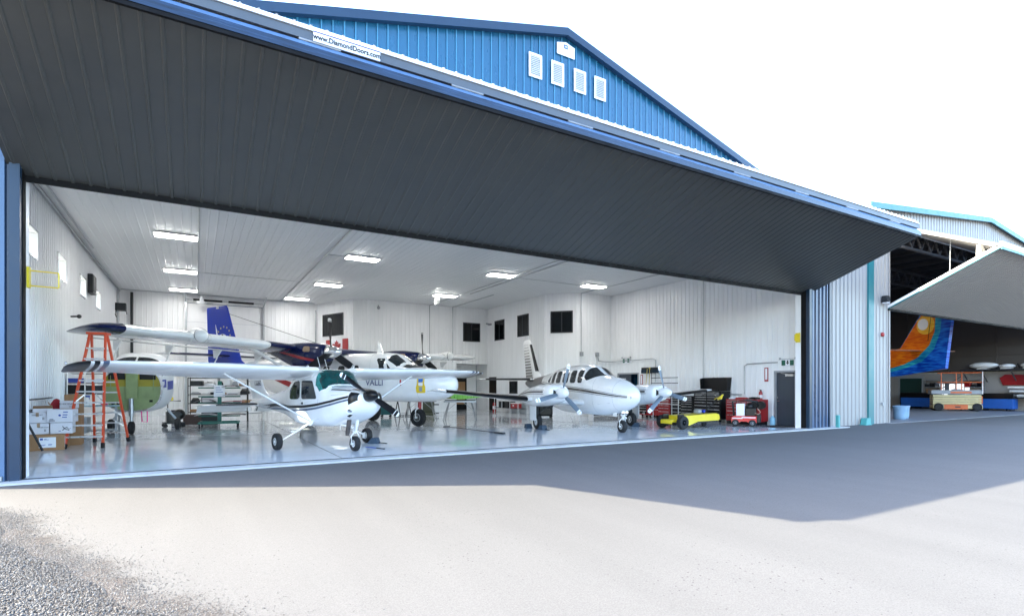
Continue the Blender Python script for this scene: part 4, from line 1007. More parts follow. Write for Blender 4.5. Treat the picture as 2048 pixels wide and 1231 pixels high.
# ------------------------------------------------------------------ navy and white high-wing twin at the back
def otter():
    t = thing('utility_aircraft', 'large white and navy high-wing twin turboprop with bright blue tail fin', 'aeroplane', (5.78, 24.75, 0), R(-60.2))
    F = Fus([(6.18,.03,1.62,1.74,2),(6.08,.26,1.40,1.98,2.2),(5.7,.47,1.18,2.16,2.4),(5.1,.64,1.05,2.32,2.6),(4.4,.75,1.0,2.44,2.9),(3.95,.79,1.0,2.52,3),
             (3.5,.82,1.0,2.82,3.1),(3.15,.835,1.0,3.0,3.2),(2.7,.84,1.0,3.06,3.3),(0,.84,1.0,3.08,3.4),(-3,.84,1.05,3.06,3.2),(-4.6,.68,1.35,3.0,2.8),(-6.6,.42,1.85,2.86,2.4),(-9.5,.12,2.42,2.66,2)])
    mb = MB(); F.mesh(mb, 90, 48); fu = mb.build('fuselage', WHITE, t)
    SK = mat('sky_blue_stripe', (.02, .16, .55), .3, coat=.4, var=.04)
    mb = MB(); m2 = MB(); m3 = MB()
    for sd in (-1, 1):
        F.strip(mb, [(-1.0,1.35,.16),(-2.2,1.62,.14),(-3.4,1.95,.11),(-4.6,2.25,.07),(-5.6,2.45,.02)], sd, .006)
        F.strip(m2, [(-4.0,2.55,.02),(-5.2,2.60,.08),(-6.6,2.62,.12),(-7.8,2.62,.08)], sd, .006)
    mb.build('red_stripe', RED, fu); m2.build('blue_stripe', SK, fu)
    for sd in (-1, 1):
        for a0, a1 in ((38, 85),):
            t0, t1 = (R(a0), R(a1)) if sd > 0 else (R(180-a1), R(180-a0))
            mb = MB(); F.wrap(mb, t0, t1, lambda a: 3.56+.40*math.sin(a)**2, lambda a: 3.24+.04*math.sin(a), .006); mb.build('windscreen', SMOKE, t)
        mb = MB(); F.window(mb, [(3.28,2.18),(3.12,2.78),(2.72,2.8),(2.70,2.10),(3.2,2.1)], sd, .006, rnd=.1); mb.build('cockpit_window', SMOKE, t)
        mb = MB(); F.window(mb, [(3.36,2.16),(3.24,2.60),(3.62,2.2),(3.6,2.14)], sd, .006, rnd=.12); mb.build('cockpit_window', SMOKE, t)
        for x in (1.55, .72, -.2, -1.1, -2.0):
            mb = MB(); F.window(mb, [(x-.2,2.12),(x-.2,2.52),(x+.2,2.52),(x+.2,2.12)], sd, .006, rnd=.35); mb.build('cabin_window', SMOKE, t)
    mb = MB()
    for x in (4.75, 2.35, -2.6): mb.tube([F.pt(x, R(a_), .001) for a_ in range(-170, 191, 8)], .004, 4)
    mb.tube([F.side(x, z, -1, .002) for x, z in ((2.62,1.15),(2.62,2.85),(3.3,2.82)) ], .004, 4)
    mb.tube([F.side(x, z, -1, .002) for x, z in ((5.2,1.45),(5.2,2.0),(5.75,2.0),(5.75,1.5),(5.2,1.45))], .004, 4); mb.build('panel_seam', GREYST, fu)
    # dark anti-glare panel and the markings on the nose
    mb = MB(); F.wrap(mb, R(55), R(125), lambda a: 4.15+.55*math.sin(a)**8, lambda a: 3.92, .005); mb.build('anti_glare_panel', BLACK, t)
    nv = mat('navy_ink', (.01, .02, .14), .4, var=0)
    p = F.side(2.65, 1.78, -1, .02); text('VALLI', .34, 'airline_lettering', nv, fu, p, (1,0,0), (0,0,1), sx=1.15)
    mb = MB(); F.strip(mb, [(3.95,1.83,.16),(4.03,1.83,.16)], -1, .006, k=3); mb.build('red_mark', RED, fu)
    # crest on the nose: yellow shape with a blue and white shield
    yl = mat('crest_yellow', (.75, .52, .02), .4, var=0); bl = mat('crest_blue', (.03, .15, .5), .4, var=0)
    def crest(poly, m, off, name):
        mb = MB(); F.window(mb, [(4.93+a, 1.72+b) for a, b in poly], -1, off, rnd=.2); mb.build(name, m, fu)
    crest([(-.20,-.34),(-.21,-.12),(-.15,.02),(-.17,.32),(.17,.34),(.15,.02),(.21,-.10),(.19,-.34)], yl, .008, 'crest')
    crest([(-.10,.08),(-.10,.26),(.10,.26),(.10,.08)], bl, .012, 'crest_shield')
    crest([(-.09,-.06),(-.1,.06),(.1,.06),(.09,-.06)], PAPER, .012, 'crest_band')
    crest([(-.06,-.28),(-.08,-.1),(.08,-.1),(.06,-.28)], GREYST, .012, 'crest_foot')
    mb = MB(); mb.prism([(0,0),(.34,0),(.16,.42),(.04,.42)], (2.0,-.02,3.07), (1,0,0), (0,0,1), (0,.04,0)); mb.tube([(.3,0,3.0),(.1,0,3.3)], .01); mb.build('aerial', WHITE, t)
    # wing
    zw = lambda y: 3.02+abs(y)*.032
    def sec(y, xl=.72, c=1.98, th=.19): return (y, xl, c, zw(y), th)
    ys = [(-9.92,.2,1.2,.05),(-9.86,.42,1.55,.09),(-9.7,.6,1.8,.14),(-9.45,.70,1.95,.165),(-9.1,),(-4.3,),(-4.25,),(-1.5,),(1.5,),(4.25,),(4.3,),(9.1,),(9.45,.70,1.95,.165),(9.7,.6,1.8,.14),(9.86,.42,1.55,.09),(9.92,.2,1.2,.05)]
    secs = [sec(*q) for q in ys]
    mf = lambda a, k: 1 if (a <= 3 or a in (6, 7, 8)) else 0
    mb = MB(); aero(mb, secs, mf=mf, inc=.06); wg = mb.build('wing', [WHITE, NAVY], t, smooth=30)
    for sd in (-1, 1):
        mb = MB(); y = sd*6.9
        mb.lathe([(.02,-.9),(.16,-.6),(.235,-.2),(.25,.1),(.22,.28),(.12,.42),(.02,.46)], (.55, y, 3.32), (1,0,0), 18); mb.build('wing_pod', WHITE, wg)
        mb = MB(); mb.lathe([(.234,.20),(.238,.235)], (.55, y, 3.32), (1,0,0), 18, cap=False); mb.build('pod_band', BLACK, wg)
        mb = MB(); aero(mb, [(sd*4.35,.725,1.98,zw(4.35),.19),(sd*6.5,.725,1.98,zw(6.5),.19)], sub=(11, 18), grow=.004, inc=.06); mb.build('leading_edge_boot', SHEET, wg)
        mb = MB(); aero(mb, [(sd*2.9,-1.14,.55,2.96,.10),(sd*9.2,-1.14,.45,3.16,.10)]); mb.build('flap', WHITE, wg, smooth=30)
        for yy in (3.6, 5.3, 7.0, 8.6):
            mb = MB(); z = zw(yy)-.2; mb.prism([(0,0),(.55,0),(.2,-.30),(.05,-.30)], (-1.2, sd*yy-.02, z), (1,0,0), (0,0,1), (0,.04,0)); mb.tube([(-.95, sd*yy, z-.28), (-1.25, sd*yy, z-.62)], .02); mb.build('flap_bracket', WHITE, wg)
        # strut
        mb = MB(); a = V((.1, sd*.84, 1.15)); b = V((.0, sd*4.6, 3.1)); rings = []
        for k in (0, 1):
            p = a.lerp(b, k); nn = (b-a).normalized().cross(V((1,0,0))).normalized()
            rings.append([p+V((1,0,0))*(math.cos(q)*.13)+nn*(math.sin(q)*.045) for q in [2*math.pi*j/12 for j in range(12)]])
        mb.loft(rings); mb.build('wing_strut', WHITE, t)
        # engine
        y0 = sd*2.75
        N = Fus([(2.12,.27,2.62,3.20,2.3),(2.05,.33,2.54,3.25,2.5),(1.75,.40,2.42,3.30,2.7),(1.2,.44,2.30,3.36,2.8),(.6,.44,2.32,3.38,2.8),(.0,.40,2.5,3.36,2.6),(-.8,.30,2.8,3.28,2.4),(-1.5,.08,3.0,3.15,2)], y0)
        mb = MB(); N.mesh(mb, 44, 32); na = mb.build('nacelle', NAVY, t)
        mb = MB()
        for s2 in (-1, 1): N.strip(mb, [(1.95,2.60,.025),(1.45,2.68,.05),(.8,2.80,.055),(.2,2.93,.04),(-.3,3.0,.01)], s2, .005, k=20)
        mb.build('red_swoosh', RED, na)
        mb = MB(); N.window(mb, [(1.15,2.98),(1.15,3.2),(1.5,3.18),(1.55,2.96)], -1, .006, rnd=.3); mb.build('exhaust_stub', mat('tan_plug', (.30,.20,.12), .6, var=.1), na)
        mb = MB(); mb.lathe([(.20,-.05),(.20,.02),(.1,.025)], (2.08, y0, 2.62), (1,0,-.15), 18, ); mb.build('intake', BLACK, na)
        propeller(t, (2.24, y0, 2.95), 3, 1.30, .29, .16, R(87) if sd < 0 else R(88), (BLACK, WHITE), (.52, .26), tipbands=((.89,.925),(.955,.985)), spinmat=CHROME)
        # main gear
        mb = MB(); mb.tube([(-.1,sd*.7,1.15),(-.1,sd*1.75,.62)], .08, 12); mb.tube([(-.1,sd*1.7,.65),(-.1,sd*1.75,.45)], .06, 10); mb.build('main_gear_leg', WHITE, t)
        wheel(t, 'main_wheel', (-.1, sd*1.87, .46), .46, .28, .45)
    mb = MB(); mb.tube([(4.35,0,1.15),(4.32,0,.72)], .075, 14); ng = mb.build('nose_gear_strut', RED, t)
    mb = MB()
    for s2 in (-1, 1): mb.tube([(4.32,0,.76),(4.30,s2*.09,.75),(4.26,s2*.17,.66),(4.25,s2*.17,.36)], .03, 8)
    mb.tube([(4.25,-.19,.37),(4.25,.19,.37)], .04, 10); mb.tube([(4.2,0,1.1),(4.08,0,.75),(4.25,0,.7)], .02, 8); mb.build('nose_gear_fork', WHITE, t)
    wheel(t, 'nose_wheel', (4.25, 0, .37), .37, .22, .46, ALU)
    # tail
    mb = MB(); fs = [(2.5,-6.6,3.4,0,.05),(3.0,-7.45,2.95,0,.07),(5.80,-8.62,1.9,0,.07),(5.93,-8.75,1.72,0,.04)]
    aero(mb, fs, 'y'); fin = mb.build('fin', BRIGHTBLUE, t, smooth=30)
    stm = mat('star_gold', (.55,.48,.16), .4, var=0); mb = MB()
    cx, cz = -8.95, 4.30
    for k in range(7):
        a = R(-25+k*29); x = cx+.55*math.cos(a)+.1; z = cz+.50*math.sin(a)
        mb.ball((x, -.085, z), .052, 10, 6, sc=(1,.12,1))
    mb.build('star_ring', stm, fin)
    def eye(poly, m, y, name):
        mb = MB(); mb.prism(poly, (cx, y, cz), (1,0,0), (0,0,1), (0,.004,0)); mb.build(name, m, fin, smooth=0)
    el = [( .32*math.cos(a), .12*math.sin(a)*abs(math.sin(a))**.3) for a in [2*math.pi*k/24 for k in range(24)]]
    eye(el, PAPER, -.100, 'eye_white'); eye([(.10*math.cos(a), .10*math.sin(a)) for a in [2*math.pi*k/16 for k in range(16)]], INK, -.105, 'eye_pupil')
    mb = MB()
    for k in range(4): mb.tube([(cx-.36-.05*k, -.10, cz-.06), (cx-.52-.03*k, -.10, cz+.35+.10*k), (cx-.44-.02*k, -.10, cz+.30)], .010, 5)
    mb.build('eye_lashes', PAPER, fin)
    mb = MB(); mb.box(-9.6,-9.4,-.03,.03,5.9,5.98); mb.box(-9.55,-9.35,-.08,-.05,5.8,5.86); mb.build('fin_light', WHITE, fin, smooth=0)
    mb = MB(); aero(mb, [(-3.15,-8.45,1.35,3.24,.05),(-3.05,-8.35,1.45,3.24,.10),(0,-8.35,1.5,3.24,.10),(3.05,-8.35,1.45,3.24,.10),(3.15,-8.45,1.35,3.24,.05)]); tp = mb.build('tailplane', SHEET, t, smooth=30)
    mb = MB(); aero(mb, [(-3.1,-8.35,1.45,3.24,.10),(3.1,-8.35,1.45,3.24,.10)], sub=(8, 21), grow=.006); mb.build('leading_edge_boot', NAVY, tp)
    mb = MB(); mb.tube([(-.5,.0,3.1),(-.5,0,3.3),(-9.0,0,5.6)], .012, 5); mb.build('aerial_wire', BLACK, t)
    return t
otter()
# ------------------------------------------------------------------ left side: step ladder, cartons, bench
def ladder(loc, rz, w0, w1, hgt, dep, n, label, mrail, group=None):
    t = thing('step_ladder', label, 'ladder', loc, rz, group)
    P = lambda sd, fr, z: V((sd*(w0+(w1-w0)*z/hgt)/2, fr*(dep*(1-z/hgt)/2+.05), z))
    for fr, nm in ((-1, 'front_rail'), (1, 'rear_rail')):
        for sd in (-1, 1):
            mb = MB(); mb.bar(P(sd, fr, .10), P(sd, fr, hgt), .075, .045, up=(1,0,0)); mb.build(nm, mrail, t, smooth=0)
            mb = MB(); q = P(sd, fr, .0); mb.bar(q+V((0,0,0)), P(sd, fr, .13), .10, .07, up=(1,0,0)); mb.build('foot', RUBBER, t, smooth=0)
    for k in range(n):
        z = .30+k*(hgt-.42)/n
        a, b = P(-1,-1,z), P(1,-1,z); mb = MB(); mb.box(a.x, b.x, a.y-.045, a.y+.045, z-.02, z+.02); mb.build('step', ALU, t, smooth=0)
        a, b = P(-1,1,z-.03), P(1,1,z-.03); mb = MB(); mb.box(a.x, b.x, a.y-.018, a.y+.018, z-.05, z-.01); mb.build('rear_rung', ALU, t, smooth=0)
    mb = MB(); mb.box(-w1/2-.06, w1/2+.06, -.16, .16, hgt-.03, hgt+.03); mb.build('top_cap', mrail, t, bevel=.008)
    mb = MB()
    for z in (1.42,):
        for sd in (-1, 1): mb.bar(P(sd,-1,z-.22), V((sd*.12, P(sd,-1,z).y, z-.01)), .012, .03)
    for z in (.62, .92):
        for sd in (-1, 1): mb.bar(P(sd,1,z-.18), V((sd*.14, P(sd,1,z).y, z-.01)), .012, .03)
    mb.build('brace', ALU, t, smooth=0)
    return t
ladder((-2.31, 18.72, .004), R(-12), .84, .36, 3.08, 1.8, 9, 'tall orange fibreglass stepladder with silver steps under the wing tips', ORANGE)

def carton(name, x0, x1, y0, y1, z0, z1, m, label, rz=0, group='cartons stacked by the left wall', tape=True, tilt=0):
    t = thing(name, label, 'carton', ((x0+x1)/2, (y0+y1)/2, z0), rz, group)
    a, b, h = (x1-x0)/2, (y1-y0)/2, z1-z0
    mb = MB(); mb.box(-a, a, -b, b, 0, h-.004); o = mb.build('box', m, t, bevel=.006)
    mb = MB()
    for sd in (-1, 1): mb.box(-a*.995, a*.995, min(sd*.004, sd*b*.99), max(sd*.004, sd*b*.99), h-.0035, h+.002)
    mb.build('flap', m, t, smooth=0)
    if tape:
        mb = MB(); mb.box(-.03, .03, -b-.0025, -b-.0015, h*.62, h); mb.box(-.03, .03, -b-.002, b, h+.0025, h+.0035); mb.build('tape', mat('brown_tape', (.36,.24,.15), .4), t, smooth=0)
    return t, a, b, h
def label_rect(t, x0, x1, y, z0, z1, m, name):
    mb = MB(); mb.box(x0, x1, y-.0015, y-.0005, z0, z1); return mb.build(name, m, t, smooth=0)
t, a, b, h = carton('carton', -3.66, -2.92, 17.75, 18.75, .004, .40, CARD, 'large brown carton with a white shipping label at the bottom of the stack', R(3), tape=False)
label_rect(t, -.13, .20, -b, .07, .33, PAPER, 'shipping_label'); label_rect(t, -.11, -.05, -b-.002, .26, .31, BLUEINK, 'label_logo')
for k, (x0, x1, z) in enumerate(((-.03,.02,.285),(-.03,.06,.265),(-.11,.0,.14),(-.11,-.02,.12),(.05,.13,.15),(.05,.12,.13))): label_rect(t, x0, x1, -b-.002, z, z+.010, BLUEINK, 'label_text')
mb = MB(); mb.box(a+.0005, a+.002, -.45, -.28, .06, .34); mb.build('side_label', PAPER, t, smooth=0)
t, a, b, h = carton('carton', -3.66, -3.24, 17.95, 18.45, .406, .68, BOXW, 'white carton with brown tape and dark print, left end of the second layer', R(2)); text('EVERYDAY', .045, 'box_print', INK, t, (.11, -b-.003, .17), (1,0,0), (0,0,1)); text('II', .09, 'box_print', INK, t, (.13, -b-.003, .09), (1,0,0), (0,0,1))
t, a, b, h = carton('carton', -3.21, -2.76, 17.93, 18.4, .406, .69, BOXW, 'white carton with a scrawled black X on its front', R(1), tape=False)
mb = MB(); mb.tube([(.02,-b-.003,.19),(.07,-b-.003,.12),(.16,-b-.003,.08)], .008, 5); mb.tube([(.02,-b-.003,.08),(.07,-b-.003,.14),(.12,-b-.003,.17)], .008, 5); mb.tube([(.11,-b-.003,.15),(.15,-b-.003,.11),(.19,-b-.003,.14)], .005, 5); mb.build('scrawl', INK, t); label_rect(t, -.06, -.01, -b, .06, .075, BLUEINK, 'box_print')
t, a, b, h = carton('carton', -3.66, -3.27, 18.0, 18.45, .69, .95, BOXW, 'white carton with brown tape at the left of the third layer', R(-2)); text('EVERYDAY', .045, 'box_print', INK, t, (.0, -b-.003, .2), (1,0,0), (0,0,1)); text('II', .09, 'box_print', INK, t, (.12, -b-.003, .11), (1,0,0), (0,0,1))
t, a, b, h = carton('carton', -3.25, -2.72, 17.9, 18.35, .70, 1.03, BOXW, 'white carton with a blue dot and blue print, third layer', R(-7), tape=False)
mb = MB(); mb.lathe([(.028,0),(.001,.002)], (.0,-b-.001,.18), (0,-1,0), 16); mb.build('blue_dot', BLUEINK, t)
for z, x in ((.25,.07),(.18,.06),(.12,.05)): label_rect(t, x, x+.10, -b, z, z+.025, BLUEINK, 'box_print')
label_rect(t, -.22, -.1, -b, .035, .055, INK, 'box_print'); label_rect(t, -.21, -.13, -b, .07, .085, INK, 'box_print')
t, a, b, h = carton('carton', -3.12, -2.76, 18.5, 18.9, 1.035, 1.235, BOXW, 'white carton printed EVERYDAY on top of the stack', R(2), tape=False); text('EVERYDAY', .062, 'box_print', INK, t, (-.03, -b-.003, .12), (1,0,0), (0,0,1)); text('GO', .05, 'box_print', INK, t, (.05, -b-.003, .05), (1,0,0), (0,0,1))
mb = MB(); mb.box(-.19, .19, -.19, .19, .001, .1)
t = thing('open_carton', 'open white carton with raised flaps at the top left of the stack', 'carton', (-3.42, 18.3, .955), R(8), 'cartons stacked by the left wall')
mb.build('box', BOXW, t, bevel=.004); mb = MB(); mb.loft([[V((-.19,-.2,.1)),V((.19,-.2,.1)),V((.21,-.36,.17)),V((-.17,-.36,.17))],[V((-.19,-.2,.105)),V((.19,-.2,.105)),V((.21,-.36,.175)),V((-.17,-.36,.175))]]); mb.loft([[V((.19,-.19,.1)),V((.19,.19,.1)),V((.10,.2,.26)),V((.10,-.18,.26))],[V((.195,-.19,.1)),V((.195,.19,.1)),V((.105,.2,.26)),V((.105,-.18,.26))]]); mb.build('flap', CARD, t, smooth=0)
t, a, b, h = carton('carton', -3.10, -2.74, 19.0, 19.5, .004, 1.40, CARD, 'tall brown carton behind the printed white one', 0, tape=False)
t = thing('duffel_bag', 'red and dark blue bag slumped behind the cartons', 'bag', (-3.3, 19.2, .004), 0)
mb = MB(); mb.ball((0,0,.65), .22, 16, 10, sc=(.9,1.0,2.9)); mb.build('body', mat('red_fabric', (.35,.02,.03), .8), t); mb = MB(); mb.ball((-.1,-.02,.60), .2, 14, 8, sc=(.8,1.02,2.6)); mb.build('panel', mat('blue_fabric', (.02,.03,.12), .8), t)
mb = MB(); mb.bar((-3.26, 17.42, .03), (-3.64, 17.5, .92), .05, .035); tag(mb.build('steel_bar', DARK, smooth=0), 'dark steel bar leaning against the left wall before the cartons', 'bar')
mb = MB(); mb.bar((-3.6, 16.6, .03), (-3.52, 16.2, .03), .08, .06); mb.bar((-3.6, 16.62, .02), (-3.62, 16.7, .45), .06, .05); tag(mb.build('door_stop', DARK, smooth=0), 'dark steel stop on the floor just inside the left jamb', 'door stop')

t = thing('workbench', 'grey workbench with a pale blue top along the left wall behind the stepladder', 'workbench', (-2.95, 22.6, .004), 0)
mb = MB(); mb.box(-.7,.75,-.5,.5,.96,1.0); mb.build('top', mat('bench_top', (.30,.42,.47), .5), t, bevel=.005)
for x in (-.65, .68):
    for y in (-.45, .45): MB().box(x-.03,x+.03,y-.03,y+.03,0,.96).build('leg', GREYST, t, smooth=0)
MB().box(-.6,-.1,-.4,.4,.1,.6).build('drawer_unit', GREYST, t, bevel=.005); MB().box(-.05,.65,-.4,.4,.15,.18).build('lower_shelf', GREYST, t, smooth=0)
t = thing('shelf_unit', 'shelf of thin white posts holding black bins, standing on the workbench', 'shelves', (-3.1, 22.85, 1.006), 0)
for x in (-.52, -.06, .45): MB().tube([(x,-.2,0),(x,-.2,1.08)], .016, 8).build('post', WHITE, t)
for z in (.35, .72, 1.04): MB().box(-.53,.46,-.2,.22,z,z+.02).build('shelf', DARK, t, smooth=0)
for x0, x1, z0, z1, m, l in ((-3.62,-3.18,1.385,1.68,BLACK,'black bin at the left of the middle shelf'),(-3.14,-2.7,1.385,1.66,DARK,'dark bin at the right of the middle shelf'),(-3.6,-3.2,1.755,1.9,mat('blue_plastic',(.02,.05,.3),.4),'low blue tray on the upper shelf'),(-3.1,-2.75,1.755,1.88,BOXW,'pale box on the upper shelf')):
    mb = MB(); mb.box(x0,x1,22.66,23.05,z0,z1); mb.box(x0-.01,x1+.01,22.65,23.06,z1-.03,z1-.001); tag(mb.build('storage_bin', m, bevel=.01), l, 'bin', 'bins on the bench shelves')
t = thing('spray_bottle', 'white spray bottle with a blue trigger on the workbench', 'bottle', (-3.05, 22.25, 1.006), 0)
mb = MB(); mb.lathe([(.07,0),(.075,.03),(.075,.17),(.03,.24),(.025,.27)], (0,0,0), (0,0,1), 16); mb.build('bottle', WHITE, t); mb = MB(); mb.box(-.04,.08,-.025,.025,.27,.33); mb.bar((.05,0,.28),(.07,0,.2), .02, .02); mb.build('trigger', BLUEINK, t, bevel=.006)
mb = MB(); mb.ball((-2.6,22.3,1.06),.07,12,8,sc=(1.5,1,.8)); tag(mb.build('rag', mat('pink_cloth',(.7,.12,.25),.8)), 'crumpled pink rag on the workbench', 'rag')

# stripped fuselage with green primed firewall
t = thing('stripped_fuselage', 'engineless aeroplane body with an exposed green primer firewall behind the stepladder', 'aeroplane', (-1.86, 22.65, .004), R(-99))
F = Fus([(0,.88,.76,2.30,2.5),(-.25,.90,.73,2.34,2.6),(-.55,.91,.72,2.58,2.9),(-.95,.91,.72,2.84,3),(-1.7,.89,.74,2.86,3),(-2.2,.82,.9,2.7,2.7),(-2.7,.70,1.1,2.5,2.5)])
mb = MB(); F.mesh(mb, 30, 40, mf=lambda x, a: 0); mb.build('shell', SHEET, t)
def fwpoly(k, z0, z1, x):
    pts = [F.pt(0, 2*math.pi*j/60) for j in range(60)]; pts = [V((x, p.y*k, 1.53+(p.z-1.53)*k)) for p in pts]
    return [V((x, p.y, min(max(p.z, z0), z1))) for p in pts]
for z0, z1, m, nm in ((.7, 1.62, PRIMER, 'lower_firewall'), (1.625, 2.4, PRIMERY, 'upper_firewall')):
    mb = MB(); q = fwpoly(.955, z0, z1, .012); mb.loft([q, [p+V((.02,0,0)) for p in q]]); mb.build(nm, m, t, smooth=0)
mb = MB(); A = [F.pt(0, 2*math.pi*j/60) for j in range(60)]
mb.loft([[V((.0,p.y*1.005,1.53+(p.z-1.53)*1.005)) for p in A],[V((.05,p.y*1.005,1.53+(p.z-1.53)*1.005)) for p in A],[V((.05,p.y*.95,1.53+(p.z-1.53)*.95)) for p in A],[V((.034,p.y*.95,1.53+(p.z-1.53)*.95)) for p in A]], False); mb.build('firewall_rim', ALU, t)
mb = MB()
for z in (1.61, 1.30, 1.28): mb.box(.033,.055,-.80,.80,z-.015,z+.015)
for y in (-.62,.62): mb.box(.033,.05,y-.012,y+.012,.95,2.0)
mb.box(.034,.11,-.17,.17,1.15,2.2); mb.build('stiffener', PRIMER, t, smooth=0)
for y in (-.45,.45): MB().box(.034,.05,y-.24,y+.24,1.86,2.12).build('opening', BLACK, t, bevel=.01)
for y,z in ((-.55,1.05),(-.4,1.05),(.55,1.12)): MB().box(.034,.05,y-.05,y+.05,z-.04,z+.04).build('opening', BLACK, t, bevel=.01)
mb = MB(); F.wrap(mb, R(28), R(152), lambda a: -.24-.02*math.sin(a), lambda a: -.66, .006); mb.build('windscreen_opening', SMOKE, t)
mb = MB(); mb.box(-.78,-.1,-.025,.025,2.36,2.37); mb.bar((-.26,0,2.37),(-.66,0,2.67), .05, .03); mb.build('centre_post', WHITE, t, smooth=0)
mb = MB(); mb.tube([(.16,0,1.22),(.14,0,.62)], .075, 14); mb.tube([(.14,0,.62),(.14,0,.38)], .05, 12); mb.build('nose_leg', GALV, t)
wheel(t, 'nose_wheel', (.14, 0, .22), .22, .14, .4, DARK)
for sd in (-1,1):
    mb = MB(); mb.tube([(-1.6,sd*.7,.8),(-1.6,sd*1.0,.4)], .04, 8); mb.build('main_leg', GALV, t); wheel(t, 'main_wheel', (-1.6, sd*1.05, .22), .22, .15, .4, DARK)
mb = MB(); F.strip(mb, [(-.1,1.72,.14),(-.45,1.74,.14)], 1, .006, k=4); F.strip(mb, [(-.6,1.66,.16),(-1.6,1.7,.16)], 1, .006, k=6); mb.build('blue_patch', BRIGHTBLUE, t)
mb = MB(); mb.tube([(.1,.45,.78),(.12,.46,.4),(.1,.3,.42),(.1,.28,.78)], .018, 6); mb.build('pink_streamer', mat('pink_ribbon',(.75,.05,.3),.6), t)

# rolling stool and machines right of the stripped fuselage
t = thing('work_trolley', 'dark trolley with a yellow topped machine beside the stripped fuselage', 'trolley', (-.75, 25.6, .004), R(10))
MB().box(-.35,.35,-.3,.3,.15,.20).build('base', DARK, t, smooth=0); mb = MB(); mb.box(-.25,.2,-.2,.2,.2,.62); mb.tube([(-.2,0,.62),(-.2,0,1.05),(.25,0,1.05)], .025); mb.ball((.2,0,.5),.22,12,8); mb.build('machine', BLACK, t, bevel=.02)
MB().box(-.2,-.02,-.1,.1,1.07,1.2).build('yellow_top', YELLOW, t, bevel=.01)
for x in (-.3,.3):
    for y in (-.25,.25): MB().lathe([(.075,-.025),(.075,.025)], (x,y,.075), (0,1,0), 12).build('wheel', RUBBER, t)
# wire rack with shelves and parts
t = thing('wire_rack', 'tall black wire rack loaded with parts in front of the overhead door', 'rack', (.95, 28.5, .004), R(-8))
for x in (-1.2, 0, 1.2):
    for y in (-.3,.3): MB().tube([(x,y,0),(x,y,2.05)], .02, 8).build('post', BLACK, t)
for z in (.45,.85,1.25,1.65,2.0):
    mb = MB(); mb.box(-1.22,1.22,-.31,-.29,z,z+.03); mb.box(-1.22,1.22,.29,.31,z,z+.03)
    for k in range(25): mb.box(-1.2+k*.1-.006,-1.2+k*.1+.006,-.29,.29,z+.012,z+.024)
    mb.build('shelf', BLACK, t, smooth=0)
rnd = random.Random(5); part_no = 0
PK = [(mat('grey_part', (.32,.33,.35), .5), 'grey'), (BLACK, 'black'), (SHEET, 'white'), (DARK, 'dark grey'), (ALU, 'silver'), (CARD, 'brown')]
KN = ['box', 'casing', 'panel', 'cover', 'tray']
rowname = {.45: 'lowest', .85: 'second', 1.25: 'middle', 1.65: 'fourth'}
for z in (.45,.85,1.25,1.65):
    x = -1.12; col = 0; used = set()
    while x < 1.0:
        w_ = rnd.uniform(.22,.48); h_ = rnd.uniform(.10,.30); cm = rnd.choice([p for p in PK if p[1] not in used] or PK); kn = rnd.choice(KN)
        cr, sr = math.cos(R(-8)), math.sin(R(-8)); cx = x+w_/2
        o = thing('stored_part', '%s %s on the %s wire rack shelf, %s' % (cm[1], kn, rowname[z], ['left end','left of centre','centre','right of centre','right end','far right end','last'][col]), 'stored part', (.95+cx*cr, 28.5+cx*sr, .004+z+.032), R(-8+rnd.uniform(-6,6)), 'parts stored on the wire rack')
        mb = MB(); q = w_/2
        if kn in ('cover','casing'): mb.loft([[V((-q,-.2,0)),V((q,-.2,0)),V((q,.2,0)),V((-q,.2,0))],[V((-q,-.2,h_*.4)),V((q,-.2,h_*.4)),V((q,.2,h_*.4)),V((-q,.2,h_*.4))],[V((-q*.6,-.13,h_)),V((q*.6,-.13,h_)),V((q*.6,.13,h_)),V((-q*.6,.13,h_))]])
        else: mb.box(-q,q,-.22,.22,0,h_*(.45 if kn in ('panel','tray') else 1))
        mb.build('body', cm[0], o, bevel=.012)
        used.add(cm[1]); x += w_+rnd.uniform(.02,.10); col += 1
# green rolling cart
t = thing('panel_cart', 'green rolling cart with a central post carrying aircraft panels', 'cart', (.85, 24.75, .004), R(-6))
mb = MB(); mb.box(-.72,.72,-.55,-.47,.16,.22); mb.box(-.72,.72,.47,.55,.16,.22); mb.box(-.72,-.64,-.47,.47,.16,.22); mb.box(.64,.72,-.47,.47,.16,.22); mb.box(-.06,.06,-.47,.47,.16,.22); mb.build('base', GREEN, t, smooth=0)
mb = MB(); mb.box(-.07,.07,-.05,.05,.22,1.78); mb.lathe([(.07,0),(.08,.03),(.05,.07)], (0,0,1.78), (0,0,1), 14); mb.build('post', GREEN, t, smooth=0)
for z in (.42,.95,1.2,1.55):
    mb = MB(); mb.box(.075,.75,-.03,.03,z,z+.05); mb.box(-.75,-.075,-.03,.03,z,z+.05); mb.build('arm', GREEN, t, smooth=0)
for x in (-.66,.66):
    for y in (-.5,.5): mb = MB(); mb.lathe([(.07,-.022),(.075,-.01),(.075,.01),(.07,.022)], (x,y,.075), (1,0,0), 14); mb.box(x-.03,x+.03,y-.03,y+.03,.12,.158); mb.build('caster', RUBBER, t)
MB().box(-.20,.20,-.075,-.072,1.22,1.68).build('paper_notice', PAPER, t, smooth=0)
mb = MB()
for k in range(3): mb.box(-.13,.02+.05*k,-.078,-.0755,1.58-.09*k,1.60-.09*k)
mb.build('notice_text', BLUEINK, t, smooth=0)
k = 0
